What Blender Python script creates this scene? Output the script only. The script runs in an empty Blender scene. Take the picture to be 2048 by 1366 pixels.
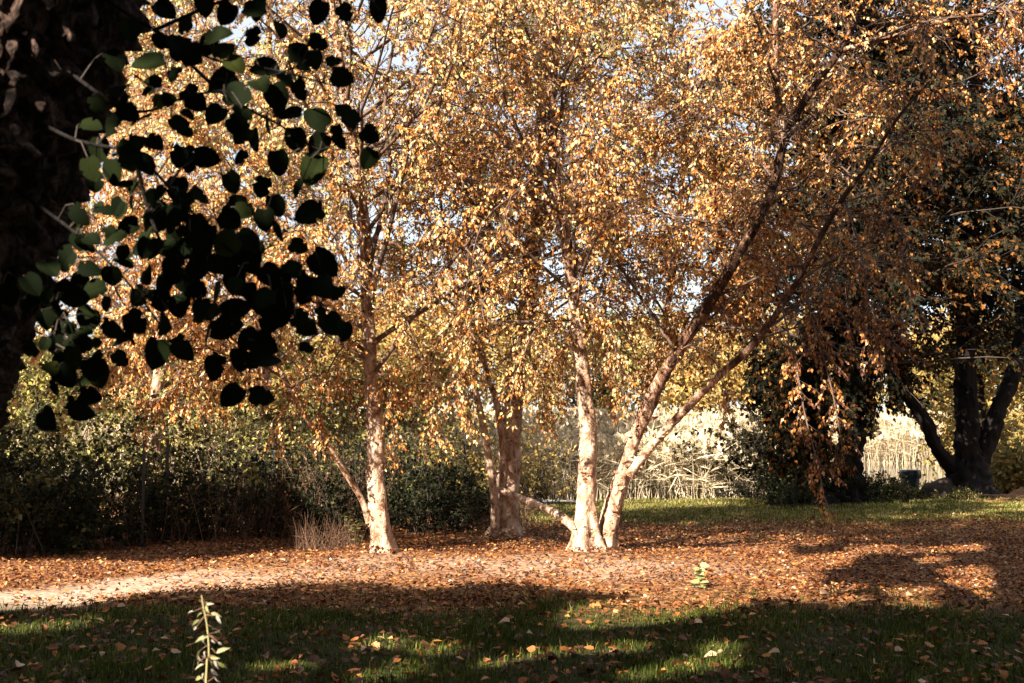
import bpy, math, random
import numpy as np
from mathutils import Matrix, Vector, noise as mnoise

rng = np.random.default_rng(7)
random.seed(7)
S = bpy.context.scene
COL = S.collection

# ------------------------------------------------------------------ camera
F = 2400.0                      # focal length in pixels of the 2048 px wide photograph
CAMZ = 1.6
PITCH = math.atan((870 - 683) / F)
cam = bpy.data.cameras.new('camera')
cam.sensor_width = 36.0
cam.lens = 36.0 * F / 2048
cam.clip_end = 1500
cam.dof.use_dof = True
cam.dof.focus_distance = 16.0
cam.dof.aperture_fstop = 5.0
camo = bpy.data.objects.new('camera', cam)
COL.objects.link(camo)
camo.location = (0, 0, CAMZ)
camo.rotation_euler = (math.pi / 2 + PITCH, 0, 0)
S.camera = camo

# ------------------------------------------------------------------ world, sun, exposure
SUN_EL = math.radians(33)
SUN_AZ = math.radians(219)      # clockwise from +Y: behind the camera, to the left
world = bpy.data.worlds.new('World')
S.world = world
world.use_nodes = True
wn = world.node_tree.nodes
sky = wn.new('ShaderNodeTexSky')
sky.sky_type = 'NISHITA'
sky.sun_disc = False
sky.sun_elevation = SUN_EL
sky.sun_rotation = SUN_AZ
sky.air_density = 1.0
sky.dust_density = 1.0
sky.ozone_density = 1.0
veil = wn.new('ShaderNodeMix')          # thin even white cloud over the whole sky
veil.data_type = 'RGBA'
veil.inputs[0].default_value = 0.58
veil.inputs[7].default_value = (5.2, 5.3, 5.3, 1)
world.node_tree.links.new(sky.outputs[0], veil.inputs[6])
world.node_tree.links.new(veil.outputs[2], wn['Background'].inputs[0])
wn['Background'].inputs[1].default_value = 0.05
sun = bpy.data.lights.new('sun', 'SUN')
sun.energy = 4.7
sun.angle = math.radians(0.5)
sun.color = (1.0, 0.89, 0.74)
suno = bpy.data.objects.new('sun', sun)
COL.objects.link(suno)
SUNV = Vector((math.sin(SUN_AZ) * math.cos(SUN_EL), math.cos(SUN_AZ) * math.cos(SUN_EL), math.sin(SUN_EL)))
suno.rotation_euler = SUNV.to_track_quat('Z', 'Y').to_euler()
suno.location = (-20, -20, 30)
S.view_settings.view_transform = 'Standard'
S.view_settings.look = 'None'
S.view_settings.exposure = 2.2
S.view_settings.gamma = 1
S.view_settings.use_curve_mapping = False
S.render.engine = 'CYCLES'
S.cycles.max_bounces = 5
S.cycles.diffuse_bounces = 2
S.cycles.transmission_bounces = 3
S.cycles.use_denoising = True
SHX, SHY = -SUNV.x / SUNV.z, -SUNV.y / SUNV.z      # ground shift of a shadow per metre of height


# ------------------------------------------------------------------ helpers
def at(px, py, Y):
    """World point seen at a photograph pixel, Y metres ahead of the camera."""
    u, v = (px - 1024) / F, (683 - py) / F
    c, s = math.cos(PITCH), math.sin(PITCH)
    d = np.array([u, c - v * s, s + v * c])
    return np.array([0, 0, CAMZ]) + d * (Y / d[1])


def gz(x, y):
    x = np.asarray(x, float); y = np.asarray(y, float)
    b = .03 * np.sin(.9 * x + .3 * y) * np.sin(.7 * y - .2 * x + 1) + .018 * np.sin(2.1 * x + 1.3) * np.sin(1.7 * y + .4)
    b = b + .06 * np.exp(-((x - 1.05) ** 2 + (y - 16.3) ** 2) / .5) + .05 * np.exp(-((x + 1.85) ** 2 + (y - 16.3) ** 2) / .4)
    sm = lambda a, lo, hi: np.clip((a - lo) / (hi - lo), 0, 1) ** 2 * (3 - 2 * np.clip((a - lo) / (hi - lo), 0, 1))
    pond = sm(y, 32.5 + .5 * np.sin(x * .6), 37) * (1 - sm(y, 96.5, 100.0 + np.sin(x * .3)))
    pond = pond * (1 - sm(x - .415 * y, -1.5, 1.0)) * sm(x, -60, -50)
    return b * (1 - pond) - 1.3 * pond


def norm(a):
    return a / np.maximum(np.linalg.norm(a, axis=-1, keepdims=True), 1e-9)


def rvec(n):
    return norm(rng.normal(size=(n, 3)))


def props(o, label=None, cat=None, group=None, kind=None):
    if label: o['label'] = label
    if cat: o['category'] = cat
    if group: o['group'] = group
    if kind: o['kind'] = kind
    return o


def link(name, me, parent=None, loc=None):
    o = bpy.data.objects.new(name, me)
    COL.objects.link(o)
    if parent: o.parent = parent
    if loc is not None: o.location = loc
    return o


def thing(name, label, cat, loc, group=None):
    o = link(name, None, None, [float(c) for c in loc])
    o.empty_display_size = .2
    return props(o, label, cat, group)


def make_mesh(name, V, faces, mat=None, tone=None, smooth=False):
    """V (n,3); faces: list of (m,k) integer arrays."""
    me = bpy.data.meshes.new(name)
    V = np.ascontiguousarray(V, dtype=np.float32)
    faces = [np.asarray(f, dtype=np.int32) for f in faces if len(f)]
    me.vertices.add(len(V)); me.vertices.foreach_set('co', V.ravel())
    nl = sum(f.size for f in faces); npoly = sum(len(f) for f in faces)
    me.loops.add(nl); me.polygons.add(npoly)
    me.loops.foreach_set('vertex_index', np.concatenate([f.ravel() for f in faces]))
    tot = np.concatenate([np.full(len(f), f.shape[1], np.int32) for f in faces])
    start = np.concatenate([[0], np.cumsum(tot)[:-1]]).astype(np.int32)
    me.polygons.foreach_set('loop_start', start)
    me.polygons.foreach_set('loop_total', tot)
    me.polygons.foreach_set('use_smooth', np.full(npoly, smooth, dtype=bool))
    if tone is not None:
        a = me.attributes.new('tone', 'FLOAT', 'POINT')
        a.data.foreach_set('value', np.ascontiguousarray(tone, dtype=np.float32))
    me.update(calc_edges=True)
    if mat: me.materials.append(mat)
    return me


class Bag:
    """Collects geometry into one mesh."""
    def __init__(self): self.V = []; self.F = []; self.T = []; self.n = 0
    def add(self, V, faces, tone=None):
        V = np.asarray(V, float).reshape(-1, 3)
        for f in faces: self.F.append(np.asarray(f) + self.n)
        self.V.append(V)
        self.T.append(np.full(len(V), .5) if tone is None else np.broadcast_to(np.asarray(tone, float), (len(V),)))
        self.n += len(V)
    def build(self, name, mat, base=(0, 0, 0), smooth=False):
        by = {}
        for f in self.F: by.setdefault(f.shape[1], []).append(f)
        return make_mesh(name, np.concatenate(self.V) - np.asarray(base, float), [np.concatenate(v) for v in by.values()], mat,
                         np.concatenate(self.T), smooth)


def tubes(P, R, sides):
    """P (T,n,3) polylines, R (T,n) radii -> vertices, quads (caps left open at the fine end)."""
    T, n, _ = P.shape
    tan = np.empty_like(P)
    tan[:, 1:-1] = P[:, 2:] - P[:, :-2]; tan[:, 0] = P[:, 1] - P[:, 0]; tan[:, -1] = P[:, -1] - P[:, -2]
    tan = norm(tan)
    ref = np.where(np.abs(tan[:, :1, 2:3]) > .8, np.array([1., 0, 0]), np.array([0, 0, 1.]))
    u = norm(np.cross(tan, ref)); v = np.cross(tan, u)
    a = np.arange(sides) * 2 * math.pi / sides
    V = P[:, :, None] + R[:, :, None, None] * (np.cos(a)[None, None, :, None] * u[:, :, None] + np.sin(a)[None, None, :, None] * v[:, :, None])
    idx = np.arange(T * n * sides).reshape(T, n, sides)
    q = np.stack([idx[:, :-1], np.roll(idx[:, :-1], -1, 2), np.roll(idx[:, 1:], -1, 2), idx[:, 1:]], -1).reshape(-1, 4)
    return V.reshape(-1, 3), q


def spline(pts, step):
    """Catmull-Rom through pts (n,k); resampled about every `step` metres (first three columns are xyz)."""
    p = np.asarray(pts, float)
    p = np.vstack([2 * p[0] - p[1], p, 2 * p[-1] - p[-2]])
    out = []
    for i in range(1, len(p) - 2):
        L = np.linalg.norm(p[i + 1, :3] - p[i, :3]); m = max(2, int(L / step))
        t = (np.arange(m) / m)[:, None]
        a, b, c, d = p[i - 1], p[i], p[i + 1], p[i + 2]
        out.append(.5 * ((2 * b) + (-a + c) * t + (2 * a - 5 * b + 4 * c - d) * t ** 2 + (-a + 3 * b - 3 * c + d) * t ** 3))
    out.append(p[-2][None])
    return np.vstack(out)


def bark_tube(pts, step, sides, amp, freq, flare=0.0, seed=0, lump=.12):
    """A trunk or limb with an uneven, barky surface. pts rows: x y z r. Returns V, faces, normals."""
    q = spline(pts, step)
    P, R = q[:, :3], q[:, 3]
    tan = norm(np.gradient(P, axis=0))
    ref = np.array([0, 1., 0]) if abs(tan[0, 1]) < .8 else np.array([1., 0, 0])
    V = np.empty((len(P), sides, 3)); N = np.empty_like(V)
    u = norm(np.cross(tan, ref)); v = np.cross(u, tan)
    ang = np.arange(sides) * 2 * math.pi / sides
    h = np.concatenate([[0], np.cumsum(np.linalg.norm(np.diff(P, axis=0), axis=1))])
    for i in range(len(P)):
        for j, a in enumerate(ang):
            n = math.cos(a) * u[i] + math.sin(a) * v[i]
            s = Vector((n[0] * freq * .7 + seed * 3.1, n[1] * freq * .7 + seed, h[i] * freq * 1.6))
            big = mnoise.noise(Vector((n[0] * 1.1 + seed, n[1] * 1.1, h[i] * 1.3 + seed * 2)))
            k = 1 + lump * big + amp * (mnoise.turbulence(s, 3, False) - .5)
            if flare:
                k += flare * math.exp(-h[i] / .26) * (1 + .55 * math.cos(a * 5 + seed) + .3 * math.cos(a * 3 + seed * 2))
            V[i, j] = P[i] + n * R[i] * k; N[i, j] = n
    n, m = len(P), sides
    idx = np.arange(n * m).reshape(n, m)
    f = np.stack([idx[:-1], np.roll(idx[:-1], -1, 1), np.roll(idx[1:], -1, 1), idx[1:]], -1).reshape(-1, 4)
    return V.reshape(-1, 3), [f, idx[-1][None]], N.reshape(-1, 3), q


# leaf template: x across, y from base to tip, z bulge; outline like a birch or poplar leaf
def template(rows, fold=.18, curl=.12):
    """rows: (y, halfwidth). Returns V, faces(list)"""
    V = [(0, 0, 0)]; F4 = []; F3 = []
    zz = lambda y, w: fold * w - curl * y * y
    prev = (0, 0, 0)
    for y, w in rows:
        i = len(V)
        V += [(-w, y, zz(y, w)), (0, y, zz(y, 0)), (w, y, zz(y, w))]
        if i == 1: F3 += [(0, 2, 1), (0, 3, 2)]
        else: F4 += [(i - 3, i - 2, i + 1, i), (i - 2, i - 1, i + 2, i + 1)]
    i = len(V)
    V.append((0, 1, zz(1, 0)))
    F3 += [(i - 3, i - 2, i), (i - 2, i - 1, i)]
    return np.array(V, float), [np.array(F3), np.array(F4).reshape(-1, 4)] if F4 else [np.array(F3)]

T_BIRCH = template([(.16, .30), (.48, .33)])
T_ROUND = template([(.2, .36), (.6, .34)], .12, .2)
T_SIMPLE = template([(.36, .33)], .2, .15)
T_DIAMOND = (np.array([(0, 0, 0), (-.33, .4, .07), (0, 1, -.08), (.33, .4, .07)], float), [np.array([(0, 3, 2), (0, 2, 1)])])
T_CURL = template([(.15, .28), (.5, .40), (.8, .2)], .55, .35)
T_LCURL = template([(.45, .36)], .6, .4)
T_STRIP = template([(.3, .024)], .3, .35)


def leaf_mass(tmpl, P, D, Nn, size):
    TV, TF = tmpl
    n = len(P)
    D = norm(D); U = norm(np.cross(D, Nn)); W = np.cross(U, D)
    V = P[:, None] + size[:, None, None] * (TV[None, :, 0:1] * U[:, None] + TV[None, :, 1:2] * D[:, None] + TV[None, :, 2:3] * W[:, None])
    off = (np.arange(n) * len(TV))[:, None, None]
    return V.reshape(-1, 3), [(f[None] + off).reshape(-1, f.shape[1]) for f in TF]


def leaf_mesh(name, tmpl, P, D, Nn, size, tone, mat, base=(0, 0, 0)):
    V, Fs = leaf_mass(tmpl, P, D, Nn, size)
    return make_mesh(name, V - np.asarray(base, float), Fs, mat, np.repeat(tone, len(tmpl[0])))


_variants = {}
def leaf_objects(name, tmpl, key, P, D, Nn, size, tone, mat, parent, base):
    """Each leaf an object of its own; the meshes are shared between leaves of one tone."""
    D = norm(D); U = norm(np.cross(D, Nn)); W = np.cross(U, D)
    out = []
    for i in range(len(P)):
        k = (key, int(min(.999, max(0, tone[i])) * 14))
        if k not in _variants:
            _variants[k] = make_mesh(name, tmpl[0], tmpl[1], mat, np.full(len(tmpl[0]), (k[1] + .5) / 14))
        o = bpy.data.objects.new(name, _variants[k]); COL.objects.link(o)
        if parent: o.parent = parent
        m = Matrix.Identity(4)
        s = float(size[i]); p = P[i] - np.asarray(base, float)
        for r in range(3):
            m[r][0] = U[i][r] * s; m[r][1] = D[i][r] * s; m[r][2] = W[i][r] * s; m[r][3] = p[r]
        o.matrix_basis = m
        out.append(o)
    return out


def in_view(P, mx=0.0):
    c, s = math.cos(PITCH), math.sin(PITCH)
    q = P - np.array([0, 0, CAMZ])
    dep = q[:, 1] * c + q[:, 2] * s
    up = -q[:, 1] * s + q[:, 2] * c
    dd = np.maximum(dep, .1)
    return (dep > .3) & (np.abs(q[:, 0] / dd) < 1024 / F + mx) & (np.abs(up / dd) < 683 / F + mx)


# ------------------------------------------------------------------ materials
def nodes(name):
    m = bpy.data.materials.new(name); m.use_nodes = True
    nt = m.node_tree
    return m, nt, nt.nodes['Principled BSDF'], nt.nodes['Material Output']


def ramp(nt, stops):
    r = nt.nodes.new('ShaderNodeValToRGB'); e = r.color_ramp.elements
    while len(e) < len(stops): e.new(.5)
    for i, (p, c) in enumerate(stops): e[i].position = p; e[i].color = (*c, 1)
    return r


def leaf_mat(name, stops, rough=.5, trans=.3, spec=.35, mottled=.35, nscale=60):
    m, nt, b, out = nodes(name); L = nt.links
    at_ = nt.nodes.new('ShaderNodeAttribute'); at_.attribute_name = 'tone'
    tc = nt.nodes.new('ShaderNodeTexCoord')
    nz = nt.nodes.new('ShaderNodeTexNoise'); nz.inputs['Scale'].default_value = nscale; nz.inputs['Detail'].default_value = 2
    L.new(tc.outputs['Object'], nz.inputs['Vector'])
    ma = nt.nodes.new('ShaderNodeMath'); ma.operation = 'MULTIPLY_ADD'; ma.inputs[1].default_value = mottled; ma.inputs[2].default_value = -mottled / 2
    L.new(nz.outputs['Fac'], ma.inputs[0])
    ad = nt.nodes.new('ShaderNodeMath'); ad.operation = 'ADD'; ad.use_clamp = True
    L.new(at_.outputs['Fac'], ad.inputs[0]); L.new(ma.outputs[0], ad.inputs[1])
    r = ramp(nt, stops); L.new(ad.outputs[0], r.inputs[0])
    L.new(r.outputs[0], b.inputs['Base Color'])
    b.inputs['Roughness'].default_value = rough
    b.inputs['Specular IOR Level'].default_value = spec
    tr = nt.nodes.new('ShaderNodeBsdfTranslucent'); L.new(r.outputs[0], tr.inputs['Color'])
    mx = nt.nodes.new('ShaderNodeMixShader'); mx.inputs[0].default_value = trans
    L.new(b.outputs[0], mx.inputs[1]); L.new(tr.outputs[0], mx.inputs[2]); L.new(mx.outputs[0], out.inputs['Surface'])
    return m


def bark_mat(name, stops, scale=(6, 6, 3), bump=.6, dist=.02, fine=40, contrast=1.0):
    m, nt, b, out = nodes(name); L = nt.links
    tc = nt.nodes.new('ShaderNodeTexCoord')
    mp = nt.nodes.new('ShaderNodeMapping'); mp.inputs['Scale'].default_value = scale
    L.new(tc.outputs['Object'], mp.inputs['Vector'])
    n1 = nt.nodes.new('ShaderNodeTexNoise'); n1.inputs['Scale'].default_value = 1.6; n1.inputs['Detail'].default_value = 8; n1.inputs['Roughness'].default_value = .68
    n1.inputs['Distortion'].default_value = 1.0
    n2 = nt.nodes.new('ShaderNodeTexNoise'); n2.inputs['Scale'].default_value = fine; n2.inputs['Detail'].default_value = 5
    L.new(mp.outputs[0], n1.inputs['Vector']); L.new(tc.outputs['Object'], n2.inputs['Vector'])
    mixf = nt.nodes.new('ShaderNodeMath'); mixf.operation = 'MULTIPLY_ADD'; mixf.inputs[1].default_value = .35; L.new(n2.outputs['Fac'], mixf.inputs[0])
    sc = nt.nodes.new('ShaderNodeMath'); sc.operation = 'MULTIPLY'; sc.inputs[1].default_value = .75; hc = nt.nodes.new('ShaderNodeMath'); hc.operation = 'MULTIPLY_ADD'; hc.inputs[1].default_value = contrast; hc.inputs[2].default_value = .5 - .5 * contrast; L.new(n1.outputs['Fac'], hc.inputs[0]); L.new(hc.outputs[0], sc.inputs[0]); 0 and L.new(n1.outputs['Fac'], sc.inputs[0])
    L.new(sc.outputs[0], mixf.inputs[2])
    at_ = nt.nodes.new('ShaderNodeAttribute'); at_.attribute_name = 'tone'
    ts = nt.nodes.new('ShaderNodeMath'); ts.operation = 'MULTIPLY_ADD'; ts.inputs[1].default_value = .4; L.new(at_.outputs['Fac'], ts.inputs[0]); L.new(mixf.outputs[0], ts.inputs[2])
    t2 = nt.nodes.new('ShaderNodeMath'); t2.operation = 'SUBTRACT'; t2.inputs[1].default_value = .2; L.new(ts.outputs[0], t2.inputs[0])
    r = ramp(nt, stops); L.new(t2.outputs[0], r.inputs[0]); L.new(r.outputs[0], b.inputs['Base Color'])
    b.inputs['Roughness'].default_value = .85; b.inputs['Specular IOR Level'].default_value = .2
    bp = nt.nodes.new('ShaderNodeBump'); bp.inputs['Strength'].default_value = bump; bp.inputs['Distance'].default_value = dist
    L.new(mixf.outputs[0], bp.inputs['Height']); L.new(bp.outputs[0], b.inputs['Normal'])
    return m


def plain_mat(name, col, rough=.6, var=.25, scale=20, metal=0):
    m, nt, b, out = nodes(name); L = nt.links
    tc = nt.nodes.new('ShaderNodeTexCoord'); nz = nt.nodes.new('ShaderNodeTexNoise'); nz.inputs['Scale'].default_value = scale; nz.inputs['Detail'].default_value = 6
    L.new(tc.outputs['Object'], nz.inputs['Vector'])
    r = ramp(nt, [(.3, [c * (1 - var) for c in col]), (.7, [min(1, c * (1 + var)) for c in col])])
    L.new(nz.outputs['Fac'], r.inputs[0]); L.new(r.outputs[0], b.inputs['Base Color'])
    b.inputs['Roughness'].default_value = rough; b.inputs['Metallic'].default_value = metal
    bp = nt.nodes.new('ShaderNodeBump'); bp.inputs['Strength'].default_value = .3; bp.inputs['Distance'].default_value = .01
    L.new(nz.outputs['Fac'], bp.inputs['Height']); L.new(bp.outputs[0], b.inputs['Normal'])
    return m


BIRCH_STOPS = [(0, (.05, .018, .008)), (.18, (.17, .055, .012)), (.34, (.47, .155, .018)), (.50, (.60, .275, .06)), (.68, (.67, .42, .19)), (.84, (.62, .50, .30)), (1, (.34, .37, .10))]
M_BIRCH = leaf_mat('birch_leaf', BIRCH_STOPS, .42, .27, .5)
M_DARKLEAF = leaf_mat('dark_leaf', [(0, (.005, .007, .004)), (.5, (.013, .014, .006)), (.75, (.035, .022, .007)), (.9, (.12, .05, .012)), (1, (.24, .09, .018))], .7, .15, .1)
M_SHADE = leaf_mat('shade_leaf', [(0, (.012, .022, .008)), (1, (.035, .05, .014))], .55, .08, .2)
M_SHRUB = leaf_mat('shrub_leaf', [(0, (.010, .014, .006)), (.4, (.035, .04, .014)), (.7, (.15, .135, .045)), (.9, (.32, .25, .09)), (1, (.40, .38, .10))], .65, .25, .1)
M_OLIVE = leaf_mat('olive_leaf', [(0, (.07, .07, .02)), (.4, (.22, .17, .05)), (.7, (.38, .22, .06)), (1, (.42, .33, .14))], .6, .25, .2)
M_FALLEN = leaf_mat('fallen_leaf', [(0, (.045, .016, .009)), (.3, (.16, .052, .016)), (.55, (.36, .135, .032)), (.72, (.45, .24, .09)), (.86, (.46, .33, .22)), (1, (.55, .45, .36))], .6, .1, .25)
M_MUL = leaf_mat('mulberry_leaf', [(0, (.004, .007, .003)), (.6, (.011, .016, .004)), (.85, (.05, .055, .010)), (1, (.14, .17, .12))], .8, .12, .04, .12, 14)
M_GRASS = leaf_mat('grass_blade', [(0, (.014, .024, .004)), (.45, (.05, .068, .010)), (.8, (.16, .16, .032)), (1, (.40, .32, .14))], .7, .35, .08)
M_REED = leaf_mat('reed', [(0, (.20, .17, .09)), (.35, (.46, .38, .24)), (.7, (.68, .54, .36)), (1, (.78, .67, .50))], .65, .25, .2, .2, 8)
M_DRY = leaf_mat('dry_stalk', [(0, (.05, .03, .018)), (.5, (.16, .085, .05)), (1, (.38, .24, .16))], .7, .1, .2)
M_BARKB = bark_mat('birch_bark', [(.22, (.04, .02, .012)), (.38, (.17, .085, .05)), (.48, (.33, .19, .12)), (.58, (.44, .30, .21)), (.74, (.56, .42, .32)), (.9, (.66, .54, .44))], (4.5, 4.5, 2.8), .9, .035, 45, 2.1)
M_BARKM = bark_mat('mulberry_bark', [(.25, (.012, .008, .007)), (.5, (.045, .026, .02)), (.75, (.30, .185, .14))], (15, 15, 6), 1.0, .09, 45, 1.6)
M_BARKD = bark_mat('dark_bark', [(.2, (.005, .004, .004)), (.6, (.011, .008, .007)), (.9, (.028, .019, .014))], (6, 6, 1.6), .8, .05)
M_TWIG = plain_mat('twig', (.085, .048, .032), .7, .5, 6)
M_TWIGD = plain_mat('dark_twig', (.035, .022, .016), .8, .4, 6)

# ------------------------------------------------------------------ ground
PATHLINE = np.array([(-12, 11.0), (-7, 11.3), (-4.4, 12.0), (-2.6, 14.2), (-1.2, 15.0), (.3, 14.3), (1.2, 13.9), (2.1, 14.6)])
def dist_path(x, y):
    d = np.full(np.shape(x), 1e9)
    for a, b in zip(PATHLINE[:-1], PATHLINE[1:]):
        ab = b - a; t = np.clip(((x - a[0]) * ab[0] + (y - a[1]) * ab[1]) / (ab @ ab), 0, 1)
        d = np.minimum(d, np.hypot(x - a[0] - t * ab[0], y - a[1] - t * ab[1]))
    return d
def wob(x, y, k=1.0):
    return (np.sin(1.7 * k * x + .6 * y) * np.sin(1.3 * k * y - .8 * x + 2) + .6 * np.sin(3.9 * k * x + 1 + y) * np.sin(3.1 * k * y + .4 * x)) / 1.6
def sstep(a, lo, hi):
    t = np.clip((a - lo) / (hi - lo), 0, 1); return t * t * (3 - 2 * t)
def bare(x, y):       # 1 on the trodden sandy path
    spot = .85 * np.exp(-((x - .8) ** 2 / 2.4 + (y - 14.7) ** 2 / 1.1)) + .6 * np.exp(-((x + 1.5) ** 2 / 1.2 + (y - 15.4) ** 2 / .5))
    return np.maximum(spot * (.75 + .4 * wob(x * 1.3, y * 1.5)), 0) + (1 - np.minimum(1, spot)) * (1 - sstep(dist_path(x, y) + .6 * wob(x, y) + .4 * wob(x * 2, y * 2), .1, 1.15)) * (.5 + .5 * sstep(-x, 2.2, 4.2))
def grassy(x, y):     # 1 on lawn
    front = 1 - sstep(y + .5 * wob(x, y), 10.6, 11.7)
    back = sstep(y + 1.1 * wob(x, y, .6) - .15 * x, 20.0, 23.5) * sstep(x + .5 * wob(x, y), -.6, 1.2) * (1 - sstep(y + .5 * wob(x, y), 30.5, 32)) * (1 - .85 * sstep(x + .5 * wob(x, y), 10.2, 11.5) * sstep(y, 27.5, 29))
    return np.maximum(front, back)

xs = np.concatenate([np.linspace(-300, -16, 24), np.arange(-15.5, 20, .42), np.linspace(21, 300, 24)])
ys = np.concatenate([np.linspace(-80, 3, 16), np.arange(3.4, 42, .42), np.arange(42.5, 130, 1.5), np.linspace(133, 520, 12)])
gx, gy = np.meshgrid(xs, ys)
GV = np.stack([gx, gy, gz(gx, gy)], -1).reshape(-1, 3)
ii = np.arange(gx.size).reshape(gx.shape)
GF = np.stack([ii[:-1, :-1], ii[:-1, 1:], ii[1:, 1:], ii[1:, :-1]], -1).reshape(-1, 4)
gm = make_mesh('ground', GV, [GF], None, None, True)
for nm, arr in (('bare', bare(gx, gy)), ('lawn', grassy(gx, gy))):
    a = gm.attributes.new(nm, 'FLOAT', 'POINT'); a.data.foreach_set('value', arr.ravel().astype(np.float32))
m, nt, b, out = nodes('ground'); L = nt.links
tc = nt.nodes.new('ShaderNodeTexCoord')
n1 = nt.nodes.new('ShaderNodeTexNoise'); n1.inputs['Scale'].default_value = 9; n1.inputs['Detail'].default_value = 9; n1.inputs['Roughness'].default_value = .7
n2 = nt.nodes.new('ShaderNodeTexNoise'); n2.inputs['Scale'].default_value = 2.2; n2.inputs['Detail'].default_value = 5
vo = nt.nodes.new('ShaderNodeTexVoronoi'); vo.inputs['Scale'].default_value = 14
for n in (n1, n2, vo): L.new(tc.outputs['Object'], n.inputs['Vector'])
litter = ramp(nt, [(.1, (.05, .02, .01)), (.45, (.17, .07, .028)), (.75, (.27, .135, .055)), (.95, (.34, .23, .13))])
L.new(vo.outputs['Color'], litter.inputs[0])
dirt = ramp(nt, [(.3, (.20, .13, .09)), (.5, (.36, .26, .19)), (.75, (.50, .39, .30))]); L.new(n1.outputs['Fac'], dirt.inputs[0])
soil = ramp(nt, [(.3, (.018, .02, .008)), (.7, (.05, .045, .02))]); L.new(n1.outputs['Fac'], soil.inputs[0])
def attr(nm):
    a = nt.nodes.new('ShaderNodeAttribute'); a.attribute_name = nm; return a.outputs['Fac']
def jit(src):
    x1 = nt.nodes.new('ShaderNodeMath'); x1.operation = 'MULTIPLY_ADD'; x1.inputs[1].default_value = 1.2; x1.inputs[2].default_value = -.6; L.new(n1.outputs['Fac'], x1.inputs[0])
    x2 = nt.nodes.new('ShaderNodeMath'); x2.operation = 'ADD'; x2.use_clamp = True; L.new(x1.outputs[0], x2.inputs[0]); L.new(src, x2.inputs[1]); return x2.outputs[0]
mx1 = nt.nodes.new('ShaderNodeMix'); mx1.data_type = 'RGBA'; L.new(jit(attr('bare')), mx1.inputs[0]); L.new(litter.outputs[0], mx1.inputs[6]); L.new(dirt.outputs[0], mx1.inputs[7])
mx2 = nt.nodes.new('ShaderNodeMix'); mx2.data_type = 'RGBA'; L.new(attr('lawn'), mx2.inputs[0]); L.new(mx1.outputs[2], mx2.inputs[6]); L.new(soil.outputs[0], mx2.inputs[7])
L.new(mx2.outputs[2], b.inputs['Base Color']); b.inputs['Roughness'].default_value = .95; b.inputs['Specular IOR Level'].default_value = .1
bp = nt.nodes.new('ShaderNodeBump'); bp.inputs['Strength'].default_value = .6; bp.inputs['Distance'].default_value = .03
L.new(n1.outputs['Fac'], bp.inputs['Height']); L.new(bp.outputs[0], b.inputs['Normal'])
gm.materials.append(m)
props(link('ground', gm), kind='structure')

# pond
m, nt, b, out = nodes('water')
b.inputs['Base Color'].default_value = (.035, .032, .024, 1); b.inputs['Roughness'].default_value = .06; b.inputs['IOR'].default_value = 1.33
b.inputs['Specular IOR Level'].default_value = .9
tc = nt.nodes.new('ShaderNodeTexCoord'); nz = nt.nodes.new('ShaderNodeTexNoise'); nz.inputs['Scale'].default_value = 3.0; nz.inputs['Detail'].default_value = 3
nt.links.new(tc.outputs['Object'], nz.inputs['Vector'])
bp = nt.nodes.new('ShaderNodeBump'); bp.inputs['Strength'].default_value = .012; bp.inputs['Distance'].default_value = .01
nt.links.new(nz.outputs['Fac'], bp.inputs['Height']); nt.links.new(bp.outputs[0], b.inputs['Normal'])
wx, wy = np.meshgrid(np.linspace(-62, 56, 12), np.linspace(31, 99, 12))
ii = np.arange(144).reshape(12, 12)
wf = np.stack([ii[:-1, :-1], ii[:-1, 1:], ii[1:, 1:], ii[1:, :-1]], -1).reshape(-1, 4)
props(link('pond_water', make_mesh('pond_water', np.stack([wx, wy, np.full_like(wx, -.6)], -1).reshape(-1, 3), [wf], m)), kind='structure')

# pale walkway beyond the lawn
px_ = np.linspace(-9, 2.0, 40)
pv = np.concatenate([np.stack([px_, np.full(40, 28.2) + .1 * np.sin(px_), gz(px_, 28.2 + 0 * px_) + .03], -1), np.stack([px_, np.full(40, 29.5) + .1 * np.sin(px_), gz(px_, 29.5 + 0 * px_) + .03], -1)])
ii = np.arange(80).reshape(2, 40)
props(link('path', make_mesh('path', pv, [np.stack([ii[0, :-1], ii[0, 1:], ii[1, 1:], ii[1, :-1]], -1)], plain_mat('path_paving', (.48, .48, .47), .8, .15, 5))), kind='structure')


# ------------------------------------------------------------------ growing branches, twigs and leaves
def grow(P0, D0, length, nseg, wander, bend):
    n = len(P0); P = np.empty((n, nseg + 1, 3)); P[:, 0] = P0; d = norm(D0)
    for k in range(nseg):
        d = norm(d + wander * rng.normal(size=(n, 3)) + np.array([0, 0, bend]))
        P[:, k + 1] = P[:, k] + d * (length / nseg)[:, None]
    return P


def pick(P, per, t0, t1=1.0):
    """per children at random places on each polyline -> start points, parent directions, parameter."""
    T, n, _ = P.shape
    own = np.repeat(np.arange(T), per)
    t = rng.uniform(t0, t1, len(own)) * (n - 1.001)
    i = t.astype(int); f = (t - i)[:, None]
    a, b2 = P[own, i], P[own, i + 1]
    return a + (b2 - a) * f, norm(b2 - a), t / (n - 1)


def splay(D, lo, hi):
    n = len(D); a = rng.uniform(lo, hi, n)[:, None]
    perp = norm(np.cross(D, rvec(n)))
    return D * np.cos(a) + perp * np.sin(a)


def hang_leaves(tw, per, droop, t0=.1):
    P, D, t = pick(tw, per, t0)
    n = len(P)
    d = norm(.35 * D + droop * np.array([0, 0, -1.]) + .55 * rvec(n))
    P = P + d * .02
    nn = norm(rvec(n) + .75 * np.array(SUNV))
    return P, d, nn


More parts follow.
